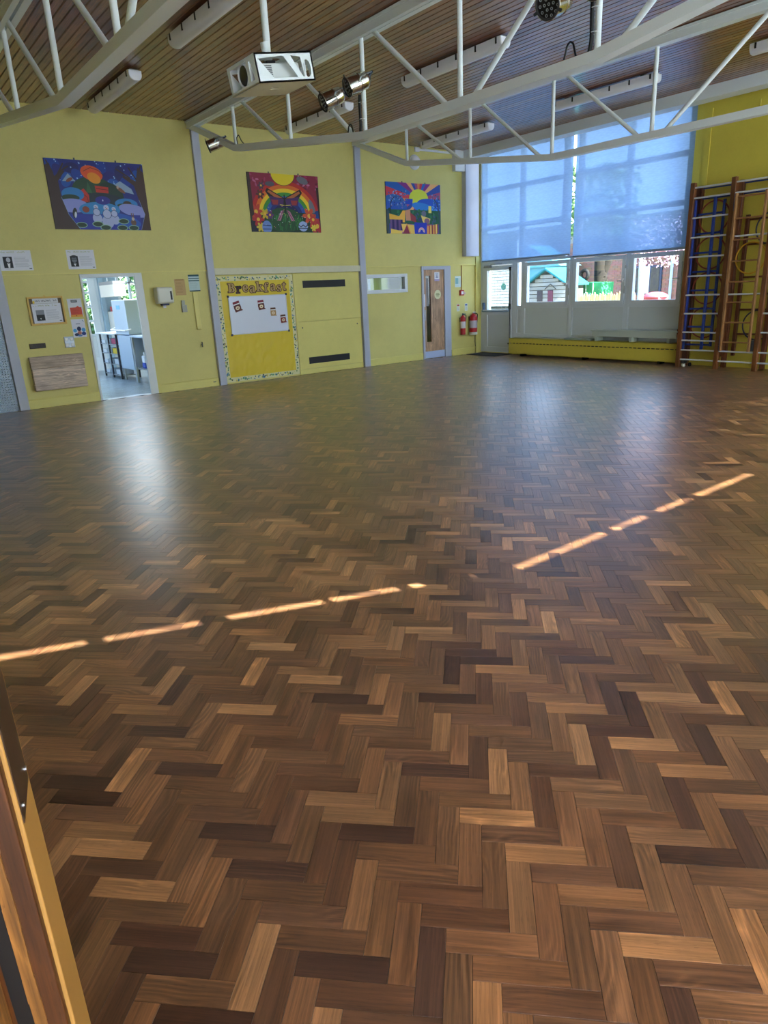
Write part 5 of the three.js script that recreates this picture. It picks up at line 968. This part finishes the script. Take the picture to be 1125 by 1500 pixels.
{
  const o = thing('playhouse', 'small white plank playhouse with a teal roof', 'playhouse', [4.9, -0.21, -1.7]);
  const zc = -1.7, hw = 0.72;
  part(o, 'wall_core', join([box(4.52, 5.3, -0.21, 1.5, zc - hw, zc + hw), prism([[zc - hw, 1.5], [zc + hw, 1.5], [zc, 1.9]], 0.78, 'zy', 4.52)]), std('#57564f', 0.9));
  for (let k = 0; k < 19; k++) { const y = -0.2 + k * 0.11, half = y < 1.42 ? hw : Math.max(0.06, hw * (1.9 - y - 0.1) / 0.4); if (y < 1.78) part(o, 'plank', rbox(4.5, 4.525, y, y + 0.092, zc - half, zc + half, 0.004, 1), std(k % 2 ? '#bdbcb4' : '#b0b0a8', 0.7)); }
  const roof = (s) => part(o, 'roof_slope', prism([[zc, 1.9], [zc + s * (hw + 0.12), 1.44], [zc + s * (hw + 0.12), 1.49], [zc, 1.96]], 1.0, 'zy', 4.4), std('#2a8794', 0.5)); roof(1); roof(-1);
  part(o, 'door', rbox(4.47, 4.5, -0.1, 1.32, zc + 0.08, zc + 0.26, 0.004), std('#7c3f58', 0.6), { label: 'dark pink door' });
  part(o, 'window', rbox(4.47, 4.5, 1.02, 1.32, zc - 0.32, zc - 0.13, 0.004), std('#4c4650', 0.6)); part(o, 'porch_trim', join([rod(V(4.46, 1.36, zc - 0.02), V(4.46, 1.5, zc + 0.18), 0.014, 6), rod(V(4.46, 1.5, zc + 0.18), V(4.46, 1.36, zc + 0.38), 0.014, 6)]), std('#55524c', 0.7));
  single('teal_shed', join([box(9.0, 10, -0.21, 2.1, -7.6, -4.75), prism([[-7.7, 2.1], [-4.65, 2.1], [-6.2, 2.9]], 1.2, 'zy', 8.9)]), std('#4a8f9c', 0.6), 'pale teal shed behind the playhouse', 'shed');
}
{
  const o = thing('picket_fence', 'low pale timber picket fence outside the windows', 'fence', [4.0, -0.21, 0.9]);
  for (let k = 0; k < 26; k++) part(o, 'picket', prism([[-0.6 + k * 0.085, -0.21], [-0.6 + k * 0.085 + 0.065, -0.21], [-0.6 + k * 0.085 + 0.065, 1.12 + 0.03 * (k % 3)], [-0.6 + k * 0.085 + 0.032, 1.18 + 0.03 * (k % 3)], [-0.6 + k * 0.085, 1.12 + 0.03 * (k % 3)]], 0.02, 'zy', 3.98), std(k % 2 ? '#d9c48f' : '#cdb67c', 0.8));
  for (const y of [0.3, 0.9]) part(o, 'rail', box(4.0, 4.03, y, y + 0.06, -0.6, 1.6), std('#c9b27a', 0.8));
  const g = thing('green_play_crate', 'green canvas covered play crate beyond the fence', 'play equipment', [5.8, -0.21, -0.87]);
  part(g, 'cover', prism([[-1.25, -0.21], [-0.55, -0.21], [-0.5, 1.48], [-1.24, 1.5]], 0.6, 'zy', 5.5), std('#2f9a5c', 0.7)); part(g, 'front_panel', box(5.47, 5.5, 0.9, 1.2, -1.22, -0.85), std('#7fc8b8', 0.7));
  for (const z of [-1.05, -0.8]) part(g, 'strap', box(5.485, 5.5, 0.3, 1.48, z, z + 0.03), std('#bfe0c8', 0.7));
  const t = thing('tree', 'thick dark tree trunk in front of the brick wall', 'tree', [6.5, -0.21, -1.25]);
  part(t, 'trunk', join([rod(V(6.5, -0.21, -1.26), V(6.5, 1.6, -1.24), 0.24, 14, 0.2), rod(V(6.5, 1.5, -1.24), V(6.4, 3.6, -1.3), 0.2, 12, 0.14), rod(V(6.5, 1.6, -1.24), V(6.7, 3.2, -0.6), 0.13, 10, 0.08)]), std('#2e2a26', 0.95, { map: grain }));
  const tw = []; for (let k = 0; k < 900; k++) { const a = rr(0, 6.28), r = Math.sqrt(rnd()) * 1.1; tw.push(new THREE.OctahedronGeometry(rr(0.05, 0.12)).scale(1, 0.4, 1).rotateZ(rr(0, 3)).translate(6.5 + Math.cos(a) * r, 3.3 + rr(-0.5, 1.4), -1.4 + Math.sin(a) * r)); }
  const fo = part(t, 'foliage', join(tw), std('#5f7f45', 0.9)); fo.userData.kind = 'stuff';
  single('tyre_swing', new THREE.TorusGeometry(0.13, 0.055, 10, 24).rotateY(Math.PI / 2).translate(6.2, 1.72, -1.62), M.rubber, 'black tyre hanging beside the tree trunk', 'tyre');
  const b = thing('blossom_tree', 'slim tree with pale pink blossom in front of the brick wall', 'tree', [6.0, -0.21, 0.5]);
  part(b, 'trunk', rod(V(6, -0.21, 0.52), V(6, 2.2, 0.44), 0.1, 12, 0.08), std('#cfd6cc', 0.9));
  const bl = []; for (let k = 0; k < 900; k++) bl.push(new THREE.OctahedronGeometry(rr(0.015, 0.045)).scale(1, 0.6, 1).rotateX(rr(0, 3)).translate(6 + rr(-0.7, 0.7), rr(1.86, 3.1) + (rnd() < 0.3 ? -0.06 : 0), rr(0.35, 2.2)));
  const bf = part(b, 'blossom', join(bl), std('#d9b6cc', 0.8)); bf.userData.kind = 'stuff';
  const bd = []; for (let k = 0; k < 350; k++) bd.push(new THREE.OctahedronGeometry(rr(0.015, 0.04)).translate(6 + rr(-0.7, 0.7), rr(1.9, 3.1), rr(0.35, 2.2)));
  const bt = part(b, 'twigs', join(bd), std('#4b3440', 0.9)); bt.userData.kind = 'stuff';
  const car = thing('toy_dome', 'rounded pink red plastic play tub outside the end window', 'play equipment', [5, -0.21, 1.55]);
  part(car, 'tub', new THREE.SphereGeometry(0.3, 24, 14, 0, 6.2832, 0, Math.PI / 2).scale(1, 0.45, 1.05).translate(5, 1.05, 1.55), std('#e0535c', 0.45)); part(car, 'stand', rbox(4.78, 5.22, -0.21, 1.06, 1.32, 1.78, 0.02), std('#c9626a', 0.6));
}

renderer.render(scene, camera);
